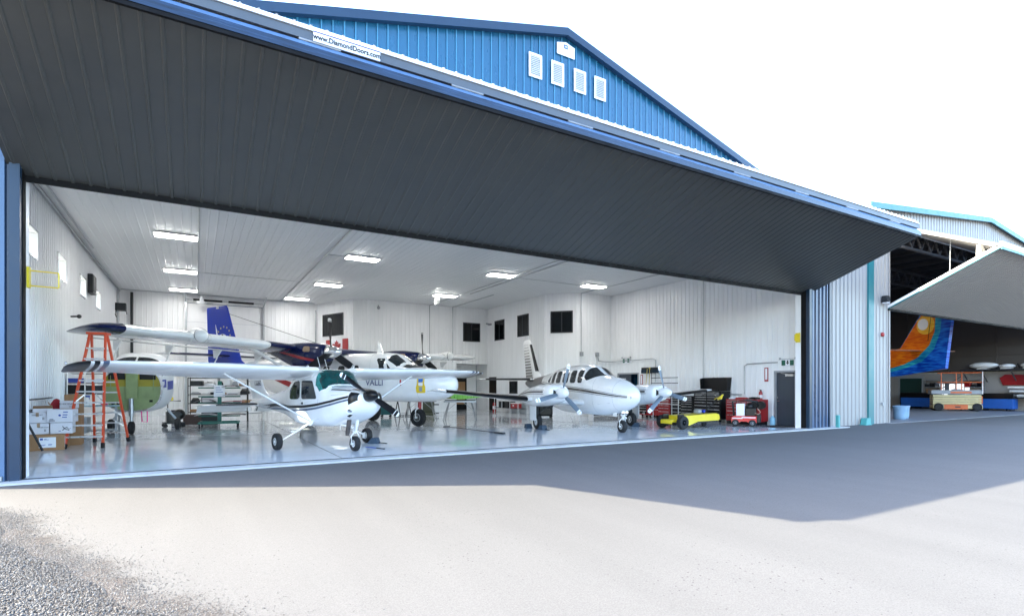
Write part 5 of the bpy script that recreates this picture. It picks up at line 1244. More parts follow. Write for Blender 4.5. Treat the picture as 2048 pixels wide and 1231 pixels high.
for x0,x1,z0,h_,m,l in ((-.85,-.1,.475,.05,mat('grey_part'),'grey'),(.1,.95,.475,.04,DARK,'dark'),(-.9,-.12,1.005,.10,BLACK,'black'),(.1,.9,1.005,.03,RED,'red trimmed'),(.12,.8,1.255,.08,mat('grey_part'),'pale grey'),(-.7,-.1,1.605,.035,SHEET,'white'),(.1,.7,1.605,.05,DARK,'dark curved')):
    cr, sr = math.cos(R(-6)), math.sin(R(-6)); cx = (x0+x1)/2
    o = thing('skin_sheet', '%s panel lying on the green cart, %s' % (l, ['lowest left arm','lowest right arm','second left arm','second right arm','third right arm','top left arm','top right arm'][k]), 'panel', (.85+cx*cr, 24.75+cx*sr, .004+z0), R(-6), 'panels on the green cart'); k += 1
    q = (x1-x0)/2; mb = MB(); mb.loft([[V((-q,y,e)),V((-q*.3,y,e+h_)),V((q*.4,y,e+h_)),V((q,y,e)),V((q,y,e-.0+.012)),V((q*.4,y,e+h_+.015)),V((-q*.3,y,e+h_+.015)),V((-q,y,e+.012))] for y,e in ((-.45,0.001),(.45,0.001))]); mb.build('skin', m, o, smooth=0)
t = thing('drawer_stack', 'stack of white trays standing behind the tailplane on the rack side', 'tray stack', (.55, 26.6, .004), R(-6))
MB().box(-.3,.3,-.25,.25,0,.72).build('stand', DARK, t, smooth=0)
for k in range(5): MB().box(-.28,.28,-.25,.25,.735+k*.085,.80+k*.085).build('tray', BOXW, t, bevel=.006)
mb = MB(); mb.box(-.45,.35,27.1,27.6,.004,.38); mb.box(-.47,.37,27.08,27.62,.38,.42); tag(mb.build('storage_box', mat('dark_brown_box',(.06,.035,.03),.6), bevel=.02), 'dark brown box on the floor at the foot of the wire rack', 'box')
mb = MB(); mb.box(-.95,-.6,29.4,29.8,.004,.5); mb.box(-.97,-.58,29.38,29.82,.5,.55); tag(mb.build('storage_box', NAVY, bevel=.02), 'navy tub on the floor left of the wire rack', 'box')

# flag on the angled office wall
t = thing('flag', 'red and white flag with a maple leaf on the angled office wall', 'flag', (0,0,0), 0)
p0 = V((6.9, 36.8, 0))+dg*.98+dgn*.03; FW, FH, FZ = 2.35, .95, 3.66
def fl(s0, s1, z0, z1, o, m, nm):
    mb = MB(); n_ = 8; lo_ = []; hi_ = []
    for i in range(n_+1):
        s = s0+(s1-s0)*i/n_; w_ = dgn*(o+.012*math.sin(s*7)); lo_.append(p0+dg*s+w_+V((0,0,z0))); hi_.append(p0+dg*s+w_+V((0,0,z1)))
    mb.loft([lo_, hi_, [q+dgn*.004 for q in hi_], [q+dgn*.004 for q in lo_]], False, closed=False); return mb.build(nm, m, t)
fl(0, FW*.25, FZ, FZ+FH, .015, RED, 'red_band'); fl(FW*.75, FW, FZ, FZ+FH, .015, RED, 'red_band'); fl(FW*.25, FW*.75, FZ, FZ+FH, .015, PAPER, 'white_field')
leaf = [(0,.5),(.08,.34),(.17,.39),(.13,.16),(.24,.27),(.27,.21),(.40,.23),(.36,.10),(.41,.06),(.19,-.12),(.22,-.20),(.02,-.17),(.02,-.40)]
leaf = leaf+[(-x,y) for x,y in leaf[::-1] if x > 0]
mb = MB(); mb.prism([(x*1.15,y*.85) for x,y in leaf], p0+dg*FW*.5+dgn*.034+V((0,0,FZ+FH*.5)), dg, (0,0,1), dgn*.004); mb.build('maple_leaf', RED, t, smooth=0)

# under the big aeroplane's nose: trestles with a green wing panel
cd = V((.86,-.51,0)); sp = V((-.62,.785,0)); o0 = V((11.42, 23.85, 1.12))
t = thing('wing_panel', 'unpainted wing section with a bright lime end rib lying on trestles', 'wing panel', (0,0,0), 0)
def foilring(o, c, th, n_=1): return [o+cd*((x-.5)*c)+V((0,0,z*th*c)) for x, z in FOIL]
mb = MB(); mb.loft([foilring(o0+sp*.02, 1.5, .20), foilring(o0+sp*3.0+V((0,0,.05)), 1.2, .16)]); mb.build('skin', mat('olive_primer', (.22,.27,.05), .5, var=.15), t, smooth=30)
mb = MB(); mb.loft([foilring(o0-sp*.01, 1.51, .205), foilring(o0+sp*.018, 1.51, .205)]); mb.build('end_rib', LIME, t, smooth=30)
mb = MB()
for x, r_ in ((.22,.045),(.36,.06),(-.60,.05)): mb.lathe([(r_,0),(r_*.9,.003)], o0-sp*.012+cd*x+V((0,0,.01)), -sp, 14)
for x in (-.45,-.2,.05): mb.bar(o0-sp*.014+cd*x+V((0,0,-.11)), o0-sp*.014+cd*x+V((0,0,.11)), .008, .004)
mb.build('rib_hole', BLACK, t)
def trestle(o, label):
    t = thing('trestle', label, 'trestle', o, math.atan2(cd.y, cd.x), 'grey trestles under the green wing')
    MB().box(-.8,.8,-.09,.09,.86,.94).build('beam', GALV, t, bevel=.006); MB().box(-.75,.75,-.1,.1,.942,.985).build('padding', DARK, t, bevel=.01)
    for sx in (-1,1):
        for sy in (-1,1): mb = MB(); mb.bar((sx*.55,sy*.06,.86),(sx*.78,sy*.42,0), .045, .03); mb.build('leg', GALV, t, smooth=0)
    mb = MB()
    for sx in (-1,1): mb.bar((sx*.68,-.26,.42),(sx*.68,.26,.42), .03, .02); mb.bar((sx*.66,0,.44),(sx*.15,0,.87), .03, .02)
    mb.build('brace', GALV, t, smooth=0)
trestle((11.2, 24.1, .004), 'grey steel trestle under the lime rib end of the wing section'); trestle((9.85, 25.95, .004), 'grey steel trestle under the far end of the wing section')
t = thing('tool_cabinet', 'small teal rolling cabinet beyond the white nose on casters', 'cabinet', (8.9, 28.6, .004), R(-25))
mb = MB(); mb.box(-.27,.27,-.22,.22,.12,.62); mb.build('body', mat('teal_cabinet',(.01,.12,.13),.4), t, bevel=.01)
for z in (.18,.34,.5): MB().box(-.25,.25,-.232,-.222,z,z+.1).build('drawer', mat('teal_cabinet'), t, bevel=.004)
for x in (-.22,.22):
    for y in (-.17,.17): MB().lathe([(.055,-.02),(.055,.02)], (x,y,.056), (0,1,0), 12).build('caster', RUBBER, t)
t = thing('seat_shell', 'olive green padded seat unit on the floor behind the nose wheel', 'seat', (11.3, 28.6, .004), R(-30))
OL = mat('olive_vinyl', (.09,.10,.065), .6, var=.1)
MB().box(-.36,.36,-.3,.3,.02,.16).build('base', OL, t, bevel=.03); mb = MB(); mb.box(-.32,.32,.05,.28,.16,.95); mb.build('backrest', OL, t, bevel=.06); mb = MB(); mb.box(.33,.62,-.1,.0,.60,.66); mb.box(.33,.62,-.1,.0,.12,.17); mb.build('bracket', DARK, t, bevel=.01)
t = thing('workstand', 'light grey workstand with a flat top behind the propeller tip', 'stand', (9.95, 28.9, .004), R(-25))
MB().box(-.45,.45,-.3,.3,.86,.92).build('top', SHEET, t, bevel=.006); mb = MB()
for x in (-.3,.3): mb.bar((x,0,.86),(x-.12,-.25,0), .04,.04); mb.bar((x,0,.86),(x+.12,.25,0), .04,.04)
mb.build('leg_frame', DARK, t, smooth=0); MB().box(-.45,.45,-.27,.27,.03,.06).build('foot_plate', BLACK, t, smooth=0)

# wheel chocks, straps and tow bar on the floor
CH = mat('blue_grey_rubber', (.03,.055,.09), .7, var=.15)
def chock(x, y, rz, label):
    t = thing('wheel_chock', label, 'wheel chock', (x, y, .005), rz, 'dark wheel chocks')
    MB().prism([(-.16,0),(.16,0),(.10,.17),(-.02,.17)], (0,-.12,0), (1,0,0), (0,0,1), (0,.24,0)).build('wedge', CH, t, bevel=.01)
    mb = MB(); mb.tube([(.14,.0,.03),(.3,.02,.012),(.42,-.05,.012)], .012, 6); mb.build('cord', BLACK, t)
ca, sa = math.cos(R(-75.5)), math.sin(R(-75.5)); cw = lambda x, y: (3.05+ca*x-sa*y, 15.28+sa*x+ca*y)
na_, ns_ = math.cos(R(-99.6)), math.sin(R(-99.6)); nw = lambda x, y: (13.35+na_*x-ns_*y, 17.1+ns_*x+na_*y)
p = cw(.34, 1.30); chock(p[0], p[1], R(-75.5)+R(35), 'dark wedge chock before the far main wheel of the small aeroplane')
p = nw(.46, -2.02); chock(p[0], p[1], R(-99.6)+R(20), 'dark chock in front of the twin aeroplane wheel nearer the left')
p = nw(-.46, -2.2); chock(p[0], p[1], R(80), 'dark chock behind the twin aeroplane wheel nearer the left')
p = nw(.46, 2.12); chock(p[0], p[1], R(-60), 'dark chock in front of the twin aeroplane wheel nearer the right')
mb = MB(); mb.tube([(3.93,14.42,.012),(4.03,14.2,.012),(4.1,14.0,.012)], .012, 6); mb.tube([(4.1,14.0,.012),(4.22,13.7,.012)], .014, 6, 1); tag(mb.build('tie_strap', [BLUEINK, BLACK]), 'blue and black strap lying by the small nose wheel', 'strap')
t = thing('tow_bar', 'long black tow bar lying on the glossy floor', 'tow bar', (8.85, 18.0, .005), 0)
mb = MB(); mb.tube([(-.18,1.95,.03),(.18,-1.7,.03)], .013, 8); mb.build('bar', BLACK, t); mb = MB(); mb.bar((.16,-1.5,.03),(.22,-2.0,.03), .12, .05); mb.build('hitch', DARK, t, bevel=.01); mb = MB(); mb.bar((-.32,1.92,.03),(-.04,1.97,.03), .04, .04); mb.build('handle', DARK, t, smooth=0)

# table and cooler along the inner office wall
t = thing('pipe_table', 'long table with thin white pipe legs along the inner office wall', 'table', (16.9, 29.0, .004), 0)
MB().box(-.35,.35,-1.5,1.5,.92,.96).build('top', SHEET, t, bevel=.005); MB().box(-.33,.33,-1.48,1.48,.30,.33).build('lower_shelf', DARK, t, smooth=0)
for x in (-.33,.33):
    for y in (-1.46,-.5,.5,1.46): MB().tube([(x,y,0),(x,y,.92)], .018, 8).build('leg', WHITE, t)
t = thing('cooler', 'red drinks cooler with a white lid on the lower table shelf', 'cooler', (16.78, 28.1, .338), 0)
MB().box(-.2,.2,-.33,.33,0,.28).build('body', RED, t, bevel=.02); MB().box(-.21,.21,-.34,.34,.283,.34).build('lid', WHITE, t, bevel=.015); MB().box(-.215,-.205,-.06,.06,.12,.2).build('badge', PAPER, t, smooth=0)
for y, l in ((29.0,'black box beside the red cooler on the lower table shelf'),(29.75,'black box at the far end of the lower table shelf')):
    mb = MB(); mb.box(16.62,17.1,y-.26,y+.26,.338,.68); mb.box(16.61,17.11,y-.27,y+.27,.68,.72); tag(mb.build('storage_bin', BLACK, bevel=.012), l, 'bin')
def extinguisher(loc, label, k=1.0, wall=False):
    t = thing('fire_extinguisher', label, 'fire extinguisher', loc, 0, 'red fire extinguishers')
    mb = MB(); mb.lathe([(.085*k,0),(.09*k,.02),(.09*k,.40*k),(.07*k,.46*k),(.03*k,.50*k)], (0,0,0), (0,0,1), 18); mb.build('cylinder', RED, t)
    mb = MB(); mb.lathe([(.03*k,.50*k),(.03*k,.54*k)], (0,0,0), (0,0,1), 10); mb.bar((-.10*k,0,.56*k),(.06*k,0,.54*k), .03,.02); mb.tube([(.03*k,0,.53*k),(.10*k,0,.45*k),(.10*k,0,.15*k)], .012, 6); mb.build('valve', BLACK, t)
    mb = MB(); mb.lathe([(.0915*k,.14*k),(.0915*k,.30*k)], (0,0,0), (0,0,1), 18, cap=False); mb.build('label_band', PAPER, t)
extinguisher((16.95, 31.2, .004), 'red fire extinguisher standing on the floor beside the pipe table', 1.25)
extinguisher((21.12, 14.72, 1.02), 'red fire extinguisher hung on the right wall above the tool chest', .85)
t = thing('equipment_case', 'black rounded equipment case on the floor beneath the twin aeroplane', 'case', (16.2, 24.1, .004), R(-25))
MB().box(-.38,.38,-.28,.28,.06,.70).build('body', BLACK, t, bevel=.09); mb = MB(); mb.tube([(-.2,-.3,.45),(-.2,-.35,.45),(.2,-.35,.45),(.2,-.3,.45)], .018); mb.build('handle', DARK, t)
for x in (-.3,.3): MB().lathe([(.06,-.3),(.06,.3)], (x,0,.062), (0,1,0), 12).build('roller', RUBBER, t)
t = thing('low_cabinet', 'low white cabinet with a dark open front under the twin nose', 'cabinet', (19.75, 23.5, .004), R(-8))
MB().box(-.85,.85,-.25,.25,.32,.58).build('body', SHEET, t, bevel=.01); MB().box(-.80,.80,-.22,.22,.05,.315).build('dark_recess', BLACK, t, smooth=0)
for x in (-.83,.83): MB().box(x-.02,x+.02,-.25,.25,0,.318).build('leg', SHEET, t, smooth=0)
t = thing('shop_stool', 'padded shop stool with splayed chrome legs behind the lower propeller blade', 'stool', (18.1, 23.9, .004), R(20))
MB().lathe([(.2,.52),(.22,.55),(.22,.60),(.18,.62)], (0,0,0), (0,0,1), 20).build('seat', BLACK, t); mb = MB()
for k in range(4): a_ = math.pi/4+k*math.pi/2; mb.tube([(.08*math.cos(a_),.08*math.sin(a_),.53),(.3*math.cos(a_),.3*math.sin(a_),.01)], .014, 8)
mb.tube([(.2*math.cos(q),.2*math.sin(q),.24) for q in [2*math.pi*j/16 for j in range(17)]], .01, 6); mb.build('leg_frame', CHROME, t)

# ------------------------------------------------------------------ tool chests along the right wall
def chest(name, y0, y1, zt, m, dm, cols, rows, label, x0=20.55, x1=21.22, cast=True, pull=ALU):
    t = thing(name, label, 'tool chest', ((x0+x1)/2, (y0+y1)/2, .004), 0, 'tool chests along the right wall')
    a, b = (x1-x0)/2, (y1-y0)/2
    MB().box(-a,a,-b,b,.14,zt).build('body', m, t, bevel=.008)
    wdt = (2*b-.08)/cols
    for c in range(cols):
        n_ = rows[c % len(rows)]; tot = zt-.24; wts = [1+.35*k for k in range(n_)]; s_ = sum(wts); z = zt-.05
        for k in range(n_):
            hgt = tot*wts[k]/s_; ya = -b+.04+c*wdt+.008; yb = ya+wdt-.016
            d = MB().box(-a-.014,-a-.001, ya, yb, z-hgt+.008, z).build('drawer', dm, t, bevel=.003)
            MB().box(-a-.03,-a-.0145, ya+.02, yb-.02, z-.028, z-.006).build('pull', pull, d, smooth=0)
            z -= hgt
    if cast:
        for x in (-a+.08,a-.08):
            for y in (-b+.1,b-.1): MB().lathe([(.06,-.022),(.06,.022)], (x,y,.062), (0,1,0), 12).build('caster', RUBBER, t)
    else: MB().box(-a+.03,a-.03,-b+.03,b-.03,0,.139).build('plinth', BLACK, t, smooth=0)
    return t
t = chest('tool_chest', 20.95, 22.0, .86, RED, BLACK, 1, [5], 'low red tool chest with black drawers furthest from the opening')
text('63', .16, 'chest_number', PAPER, t, (-.36, -.3, .22), (0,-1,0), (0,0,1))
mb = MB(); mb.box(-.352,-.35,.12,.34,.42,.6); mb.build('red_panel', RED, t, smooth=0)
chest('tool_chest', 19.38, 20.9, 1.02, RED, RED, 2, [6,4], 'plain red tool chest with red drawers behind the white pipe stand')
chest('tool_chest', 17.92, 19.34, 1.18, BLACK, BLACK, 2, [8,7], 'wide black tool chest with silver drawer pulls left of the open lidded one')
t = chest('tool_chest', 16.33, 17.86, 1.42, BLACK, BLACK, 2, [9,9], 'tall black tool chest with its lid standing open')
mb = MB(); mb.loft([[V((.335,-.76,1.43)),V((.335,.76,1.43)),V((.38,.80,2.05)),V((.38,-.80,2.05))],[V((.30,-.76,1.43)),V((.30,.76,1.43)),V((.345,.80,2.05)),V((.345,-.80,2.05))]])
for s_ in (-1,1): mb.loft([[V((.30,s_*.76,1.43)),V((.10,s_*.74,1.43)),V((.10,s_*.78,2.0)),V((.345,s_*.80,2.05))],[V((.30,s_*.75,1.43)),V((.10,s_*.73,1.43)),V((.10,s_*.77,2.0)),V((.345,s_*.79,2.05))]])
mb.build('open_lid', BLACK, t, smooth=0)
mb = MB(); mb.box(.33,.345,-.80,.80,2.052,2.07); mb.build('lid_edge', ALU, t, smooth=0)
t = chest('tool_chest', 14.35, 15.95, 1.08, RED, RED, 3, [8,6,6], 'red tool chest nearest the grey exit door with tools on top', 20.42, 21.1, cast=False)
for (x,y,w_,h_,m,l) in ((20.7,15.3,.5,.06,RED,'flat red case on the red tool chest nearest the door'),(20.75,14.75,.3,.08,BLACK,'black tool roll on the red tool chest nearest the door'),(20.65,15.75,.22,.05,PAPER,'white papers on the red tool chest nearest the door')):
    mb = MB(); mb.box(x-.16,x+.16,y-w_/2,y+w_/2,1.09,1.09+h_); mb.box(x-.1,x+.1,y-w_/3,y+w_/3,1.09+h_,1.09+h_+.015); tag(mb.build('case', m, bevel=.01), l, 'case')
# white pipe stand
t = thing('pipe_stand', 'thin white pipe stand with dark rails in front of the red and black chests', 'stand', (19.6, 18.75, .004), 0)
for y in (-.8,-.4,.82): MB().tube([(0,y,0),(0,y,2.28 if y != .82 else 2.1)], .016, 8).build('post', WHITE, t)
for z in (2.06,1.80): MB().tube([(0,-.8,z),(0,.95,z)], .018, 8).build('rail', DARK, t)
for z in (1.18,.80): MB().tube([(0,-.8,z),(0,.82,z)], .013, 8).build('lower_rail', WHITE, t)
mb = MB()
for y in (-.8,.82): mb.bar((-.3,y,.02),(.3,y,.02), .04,.03)
mb.build('foot', GREYST, t, smooth=0)
# brooms
t = thing('push_broom', 'wide dark blue push broom hung head up on the right wall', 'broom', (21.1, 21.3, 1.55), 0, 'brooms on the right wall')
MB().box(-.06,.06,-.60,.60,1.0,1.12).build('head', DARK, t, bevel=.02); mb = MB()
for k in range(60): y=-.58+k*.0197; mb.box(-.07,.07,y,y+.016,.80+.05*abs(math.sin(k*1.7)),1.0)
mb.build('bristles', mat('dark_blue_bristle',(.012,.03,.055),.9), t, smooth=0); MB().tube([(-.10,.1,1.05),(-.10,.26,-.35)], .016, 8).build('handle', mat('yellow_handle',(.55,.45,.12),.5), t)
for y0,y1,m,l in ((21.2,21.32,mat('yellow_handle'),'yellow handled broom pole beside the push broom'),(21.05,21.1,DARK,'dark broom pole right of the push broom')):
    mb = MB(); mb.tube([(20.98,y0,2.6),(21.02,y1,.9)], .016, 8); mb.box(20.94,21.02,y0-.03,y0+.03,2.58,2.66); tag(mb.build('broom_pole', m), l, 'broom', 'brooms on the right wall')
# yellow tug
t = thing('aircraft_tug', 'low yellow battery tug with fat black tyres and a tiller handle', 'tug', (15.97, 14.93, .005), 0)
mb = MB(); mb.prism([(.22,.12),(.22,.50),(2.05,.56),(2.22,.50),(2.25,.34),(2.18,.27),(1.0,.26),(.5,.12)], (0,-.42,0), (1,0,0), (0,0,1), (0,.84,0)); mb.build('body', YELLOW, t, bevel=.015)
mb = MB(); mb.prism([(.95,.20),(.98,.262),(2.15,.272),(2.2,.3),(2.19,.20)], (0,-.36,0), (1,0,0), (0,0,1), (0,.72,0)); mb.build('bumper', DARK, t, bevel=.01)
mb = MB(); mb.box(2.255,2.265,-.3,.3,.34,.46); mb.build('end_plate', PAPER, t, smooth=0)
mb = MB(); mb.box(-.30,.18,-.30,.30,.26,.36); mb.box(-.34,-.301,-.28,.28,.20,.34); mb.build('cradle', YELLOW, t, bevel=.01)
mb = MB(); mb.box(-.12,.2,-.40,-.36,.14,.56); mb.box(-.12,.2,.36,.40,.14,.56); mb.box(-.1,.1,-.36,.36,.14,.24); mb.tube([(-.3,-.1,.16),(-.42,-.1,.14)], .02); mb.tube([(-.3,.1,.16),(-.42,.1,.14)], .02); mb.build('chassis', BLACK, t, bevel=.01)
for sd in (-1,1): wheel(t, 'drive_wheel', (.0, sd*.52, .26), .26, .20, .45, DARK)
wheel(t, 'caster', (1.80, 0, .13), .13, .08, .5, DARK)
mb = MB(); mb.bar((1.75,0,.56),(2.75,.12,1.12), .05,.05); mb.tube([(1.7,-.1,.56),(1.7,-.1,.7),(1.85,.1,.7)], .025); mb.build('tiller', BLACK, t, smooth=0)
mb = MB(); mb.tube([(2.70,-.12,1.14),(2.78,-.10,1.26),(2.95,.0,1.28),(3.05,.14,1.22),(2.98,.26,1.14),(2.78,.24,1.10),(2.70,-.12,1.14)], .038, 8); mb.build('handle', YELLOW, t)
mb = MB(); mb.box(1.3,1.5,-.15,.1,.56,.70); mb.build('motor_cover', GREYST, t, bevel=.02); mb = MB(); mb.lathe([(.06,-.06),(.06,.06)], (1.58,-.15,.64), (0,1,0), 14); mb.build('gauge', BRIGHTBLUE, t)

# red ground power cart
t = thing('power_cart', 'red wheeled ground power cart with a white panel and coiled cables', 'cart', (19.62, 14.42, .005), R(-58))
mb = MB(); mb.prism([(-.48,.16),(-.48,.34),(-.40,.42),(.48,.42),(.48,.16),(.38,.13),(.2,.13),(.1,.2),(-.1,.2),(-.2,.13),(-.38,.13)], (0,-.32,0), (1,0,0), (0,0,1), (0,.64,0)); mb.build('body', mat('bright_red_paint',(.62,.02,.015),.35,coat=.4), t, bevel=.012)
mb = MB(); mb.box(-.44,-.05,-.324,-.3205,.31,.35); mb.box(-.08,.44,-.324,-.3205,.345,.385); mb.build('white_flash', PAPER, t, smooth=0)
for x in (-.32,.32):
    for sd in (-1,1): wheel(t, 'wheel', (x, sd*.34, .14), .14, .09, .5, GREYST)
MB().box(-.30,.02,-.22,.2,.42,.92).build('control_box', SHEET, t, bevel=.01); MB().box(-.28,0,-.226,-.221,.46,.66).build('data_plate', PAPER, t, smooth=0)
mb = MB(); mb.box(.05,.45,-.2,.2,.42,.75); mb.ball((.2,0,.8),.16,12,8); mb.box(.48,.62,-.25,.25,.16,.5); mb.build('engine', BLACK, t, bevel=.02)
mb = MB(); mb.tube([(-.4,0,.42),(-.46,.02,1.0),(.1,.05,1.06),(.5,.1,1.0)], .045, 10); mb.build('cable_boom', DARK, t)
for c_, r_ in (((.38,.1,.86),.15),((.62,.15,.86),.17)):
    mb = MB(); mb.lathe([(r_*.5,-.08),(r_,-.09),(r_,.09),(r_*.5,.08)], c_, (.3,1,0), 18); mb.build('cable_drum', BLACK, t)
mb = MB(); mb.tube([(.5,-.26,.75),(.62,-.3,.6),(.55,-.32,.5),(.42,-.3,.55)], .014, 6); mb.build('hose', mat('tan_hose',(.5,.36,.28),.5), t)
t = thing('jug', 'pale blue plastic jug on the floor by the grey exit door', 'jug', (20.95, 14.05, .005), 0)
MB().lathe([(.09,0),(.11,.02),(.12,.30),(.05,.36),(.04,.40)], (0,0,0), (0,0,1), 16).build('jug_body', mat('pale_blue_plastic',(.25,.50,.66),.4), t); MB().lathe([(.045,.40),(.045,.43)], (0,0,0), (0,0,1), 12).build('cap', WHITE, t)
mb = MB(); mb.box(19.9,21.2,12.95,14.0,.005,.017); tag(mb.build('door_mat', mat('black_mat',(.02,.02,.022),.9), smooth=0), 'black mat on the floor in front of the grey exit door', 'mat')
# small teal bollards by the front corner
for x, y, h_, l in ((22.2, 12.05, .52, 'slim turquoise bollard at the blue pier corner'),):
    t = thing('bollard', l, 'bollard', (x, y, -.03), 0)
    MB().box(-.06,.06,-.06,.06,0,h_).build('post', mat('turquoise_paint',(.07,.33,.33),.5), t, bevel=.01); MB().box(-.09,.09,-.09,.09,0,.03).build('base', GREYST, t, smooth=0)
# ------------------------------------------------------------------ neighbouring hangar on the right
NL = V((38, 12.6, 0))
nb = thing('neighbour_hangar', 'white ribbed hangar with turquoise trim and beige folding door on the right', 'hangar', NL)
def NB(mb, name, m, parent=None, **k):
    o = mb.build(name, m, parent or nb, **k)
    if parent is None: o.location = -NL
    return o
NW = mat('off_white_siding', (.33,.32,.31), .45, var=.04, stretch=(1,1,.2)); NDK = mat('dark_roof_lining', (.035,.037,.042), .7, var=.15)
NBR = mat('dark_brown_lining', (.075,.066,.06), .8, var=.15, vscale=.6); BEI = mat('beige_siding', (.40,.38,.365), .4, var=.05); SOOT = mat('roof_steel', (.10,.10,.105), .6, var=.1)
nz = lambda x: 10.95-.103*abs(x-38.1)
struct(MB().box(27.0, 52, 12.35, 33, -.25, -.012).build('neighbour_slab', mat('grey_concrete', (.20,.21,.23), .5, var=.15, vscale=1.5), smooth=0))
mb = MB(); ribs(mb, (22.12,12.62,-.03), (1,0,0), 3.4, (0,0,1), 0, 7.6, (0,-1,0), .30, .03, .04, .015); NB(mb, 'side_bay_wall', NW, smooth=0)
mb = MB(); ribs(mb, (25.95,12.62,-.03), (1,0,0), 1.45, (0,0,1), 0, 9.6, (0,-1,0), .30, .03, .04, .015); mb.box(27.36,27.44,12.56,12.9,-.03,9.2); NB(mb, 'front_wall', NW, smooth=0)
mb = MB(); mb.box(25.5,25.95,12.52,12.7,-.03,7.3); mb.box(25.42,25.56,12.5,12.7,7.3,9.62); NB(mb, 'corner_trim', TEAL, smooth=0)
mb = MB(); ribs(mb, (25.5,12.62,0), (1,0,0), 25.2, (0,0,1), 9.0, lambda s: nz(25.5+s)-.1, (0,-1,0), .30, .03, .04, .015, extra=[12.6]); NB(mb, 'gable_wall', NW, smooth=0)
mb = MB()
for sd in (-1,1):
    xe = 38.1+sd*12.75; a = V((38.1,12.35,nz(38.1)+.05)); b = V((xe,12.35,nz(xe)+.05)); k = V((0,0,-.26))
    mb.loft([[a,b,b+k,a+k],[p+V((0,.06,0)) for p in (a,b,b+k,a+k)]])
NB(mb, 'rake_trim', TEAL, smooth=0)
mb = MB()
for sd in (-1,1):
    xe = 38.1+sd*12.7; a = V((38.1,12.42,nz(38.1))); b = V((xe,12.42,nz(xe))); k = V((0,0,-.1))
    mb.loft([[a,b,b+k,a+k],[p+V((0,21,0)) for p in (a,b,b+k,a+k)]])
NB(mb, 'roof', NDK, smooth=0)
mb = MB(); mb.box(22.12,25.5,12.7,12.75,-.03,7.55); mb.box(22.1,25.6,12.7,33,7.5,7.6); NB(mb, 'side_bay_shell', NW, smooth=0)
mb = MB(); mb.box(27.40,27.45,12.9,33,-.03,9.7); mb.box(27.4,50.8,32.9,33,-.03,10.6); NB(mb, 'inner_wall', NBR, smooth=0)
mb = MB(); mb.box(49.3,49.4,12.7,33,2.7,9.8)
for k in range(7): mb.box(49.22,49.3,12.9+k*2.8,13.0+k*2.8,2.7,9.5)
for z in (3.9,4.6): mb.box(49.18,49.22,12.7,33,z,z+.1)
NB(mb, 'inner_wall', NBR, smooth=0)
mb = MB(); mb.box(49.24,49.4,12.7,33,-.03,2.695); NB(mb, 'inner_wall', NW, smooth=0)
mb = MB(); mb.box(49.20,49.235,20.3,21.8,0,2.3); dd = NB(mb, 'door', mat('dark_green_door',(.006,.04,.035),.5), smooth=0); mb = MB(); mb.box(49.21,49.236,20.15,20.29,0,2.45); mb.box(49.21,49.236,21.81,21.95,0,2.45); mb.box(49.21,49.236,20.29,21.81,2.31,2.45); mb.build('frame', GREYST, dd, smooth=0)
mb = MB(); mb.box(49.20,49.238,17.2,19.1,.95,1.9); wn = NB(mb, 'window', GREYST, smooth=0)
mb = MB(); mb.box(49.19,49.199,17.26,18.1,1.0,1.85); mb.box(49.19,49.199,18.16,19.04,1.0,1.85); mb.build('pane', glow('lit_window', (.95,.97,1), .16), wn, smooth=0)
mb = MB(); mb.box(27.44,50.5,12.66,12.74,8.95,9.4); NB(mb, 'door_header', NW, smooth=0)
for yy in (13.1, 18.0, 23.0):
    mb = MB(); mb.bar((27.5,yy,9.35),(49.2,yy,9.35), .12,.14); mb.bar((27.5,yy,8.45),(49.2,yy,8.45), .12,.12)
    for k in range(22): x = 27.7+k; mb.bar((x,yy,8.5),(x+.5,yy,9.3), .07,.07); mb.bar((x+.5,yy,9.3),(x+1,yy,8.5), .07,.07)
    NB(mb, 'truss', SOOT, smooth=0)
mb = MB()
for k in range(11): x = 28.5+k*2; mb.bar((x,12.8,9.55),(x,32.8,9.55), .1,.2)
NB(mb, 'purlin', SOOT, smooth=0)
# folding door of the neighbour
A = V((0,12.6,5.2)); B = V((0,8.58,7.12)); v = (B-A).normalized(); n = V((0,v.z,-v.y)); n = n if n.z < 0 else -n
mb = MB(); ribs(mb, (27.36,A.y,A.z), (1,0,0), 22.9, v, 0, (B-A).length, n, .30, .035, .06, .02); nd = NB(mb, 'folding_door', BEI, smooth=0)
mb = MB(); q0 = [A-n*.012, B-n*.012, B-n*.13, A-n*.13]; mb.loft([[V((27.30,p.y,p.z)) for p in q0],[V((27.345,p.y,p.z)) for p in q0]]); mb.loft([[V((27.35,p.y,p.z)) for p in q0],[V((50.2,p.y,p.z)) for p in q0]]); mb.build('lower_leaf', WHITE, nd, smooth=0)
mb = MB(); q0 = [A+n*.035, B+n*.035, B-n*.008, A-n*.008]; mb.loft([[V((27.30,p.y,p.z)) for p in q0],[V((27.345,p.y,p.z)) for p in q0]]); mb.box(27.3,50.2,8.53,8.57,7.02,7.12); mb.build('edge_trim', mat('deep_teal',(.01,.16,.17),.4), nd, smooth=0)
mb = MB(); mb.box(27.3,50.2,12.55,12.68,5.1,5.19); mb.build('seal', SEAL, nd, smooth=0)
A2 = V((0,8.62,7.26)); B2 = V((0,12.45,9.0)); v2 = (B2-A2).normalized(); n2 = V((0,-v2.z,v2.y)); q0 = [A2, B2, B2-n2*.14, A2-n2*.14]
mb = MB(); mb.loft([[V((27.3,p.y,p.z)) for p in q0],[V((50.2,p.y,p.z)) for p in q0]]); mb.build('upper_leaf', NW, nd, smooth=0)
mb = MB(); mb.box(27.3,50.2,8.55,8.61,7.14,7.34); mb.build('outer_edge', WHITE, nd, smooth=0)
mb = MB()
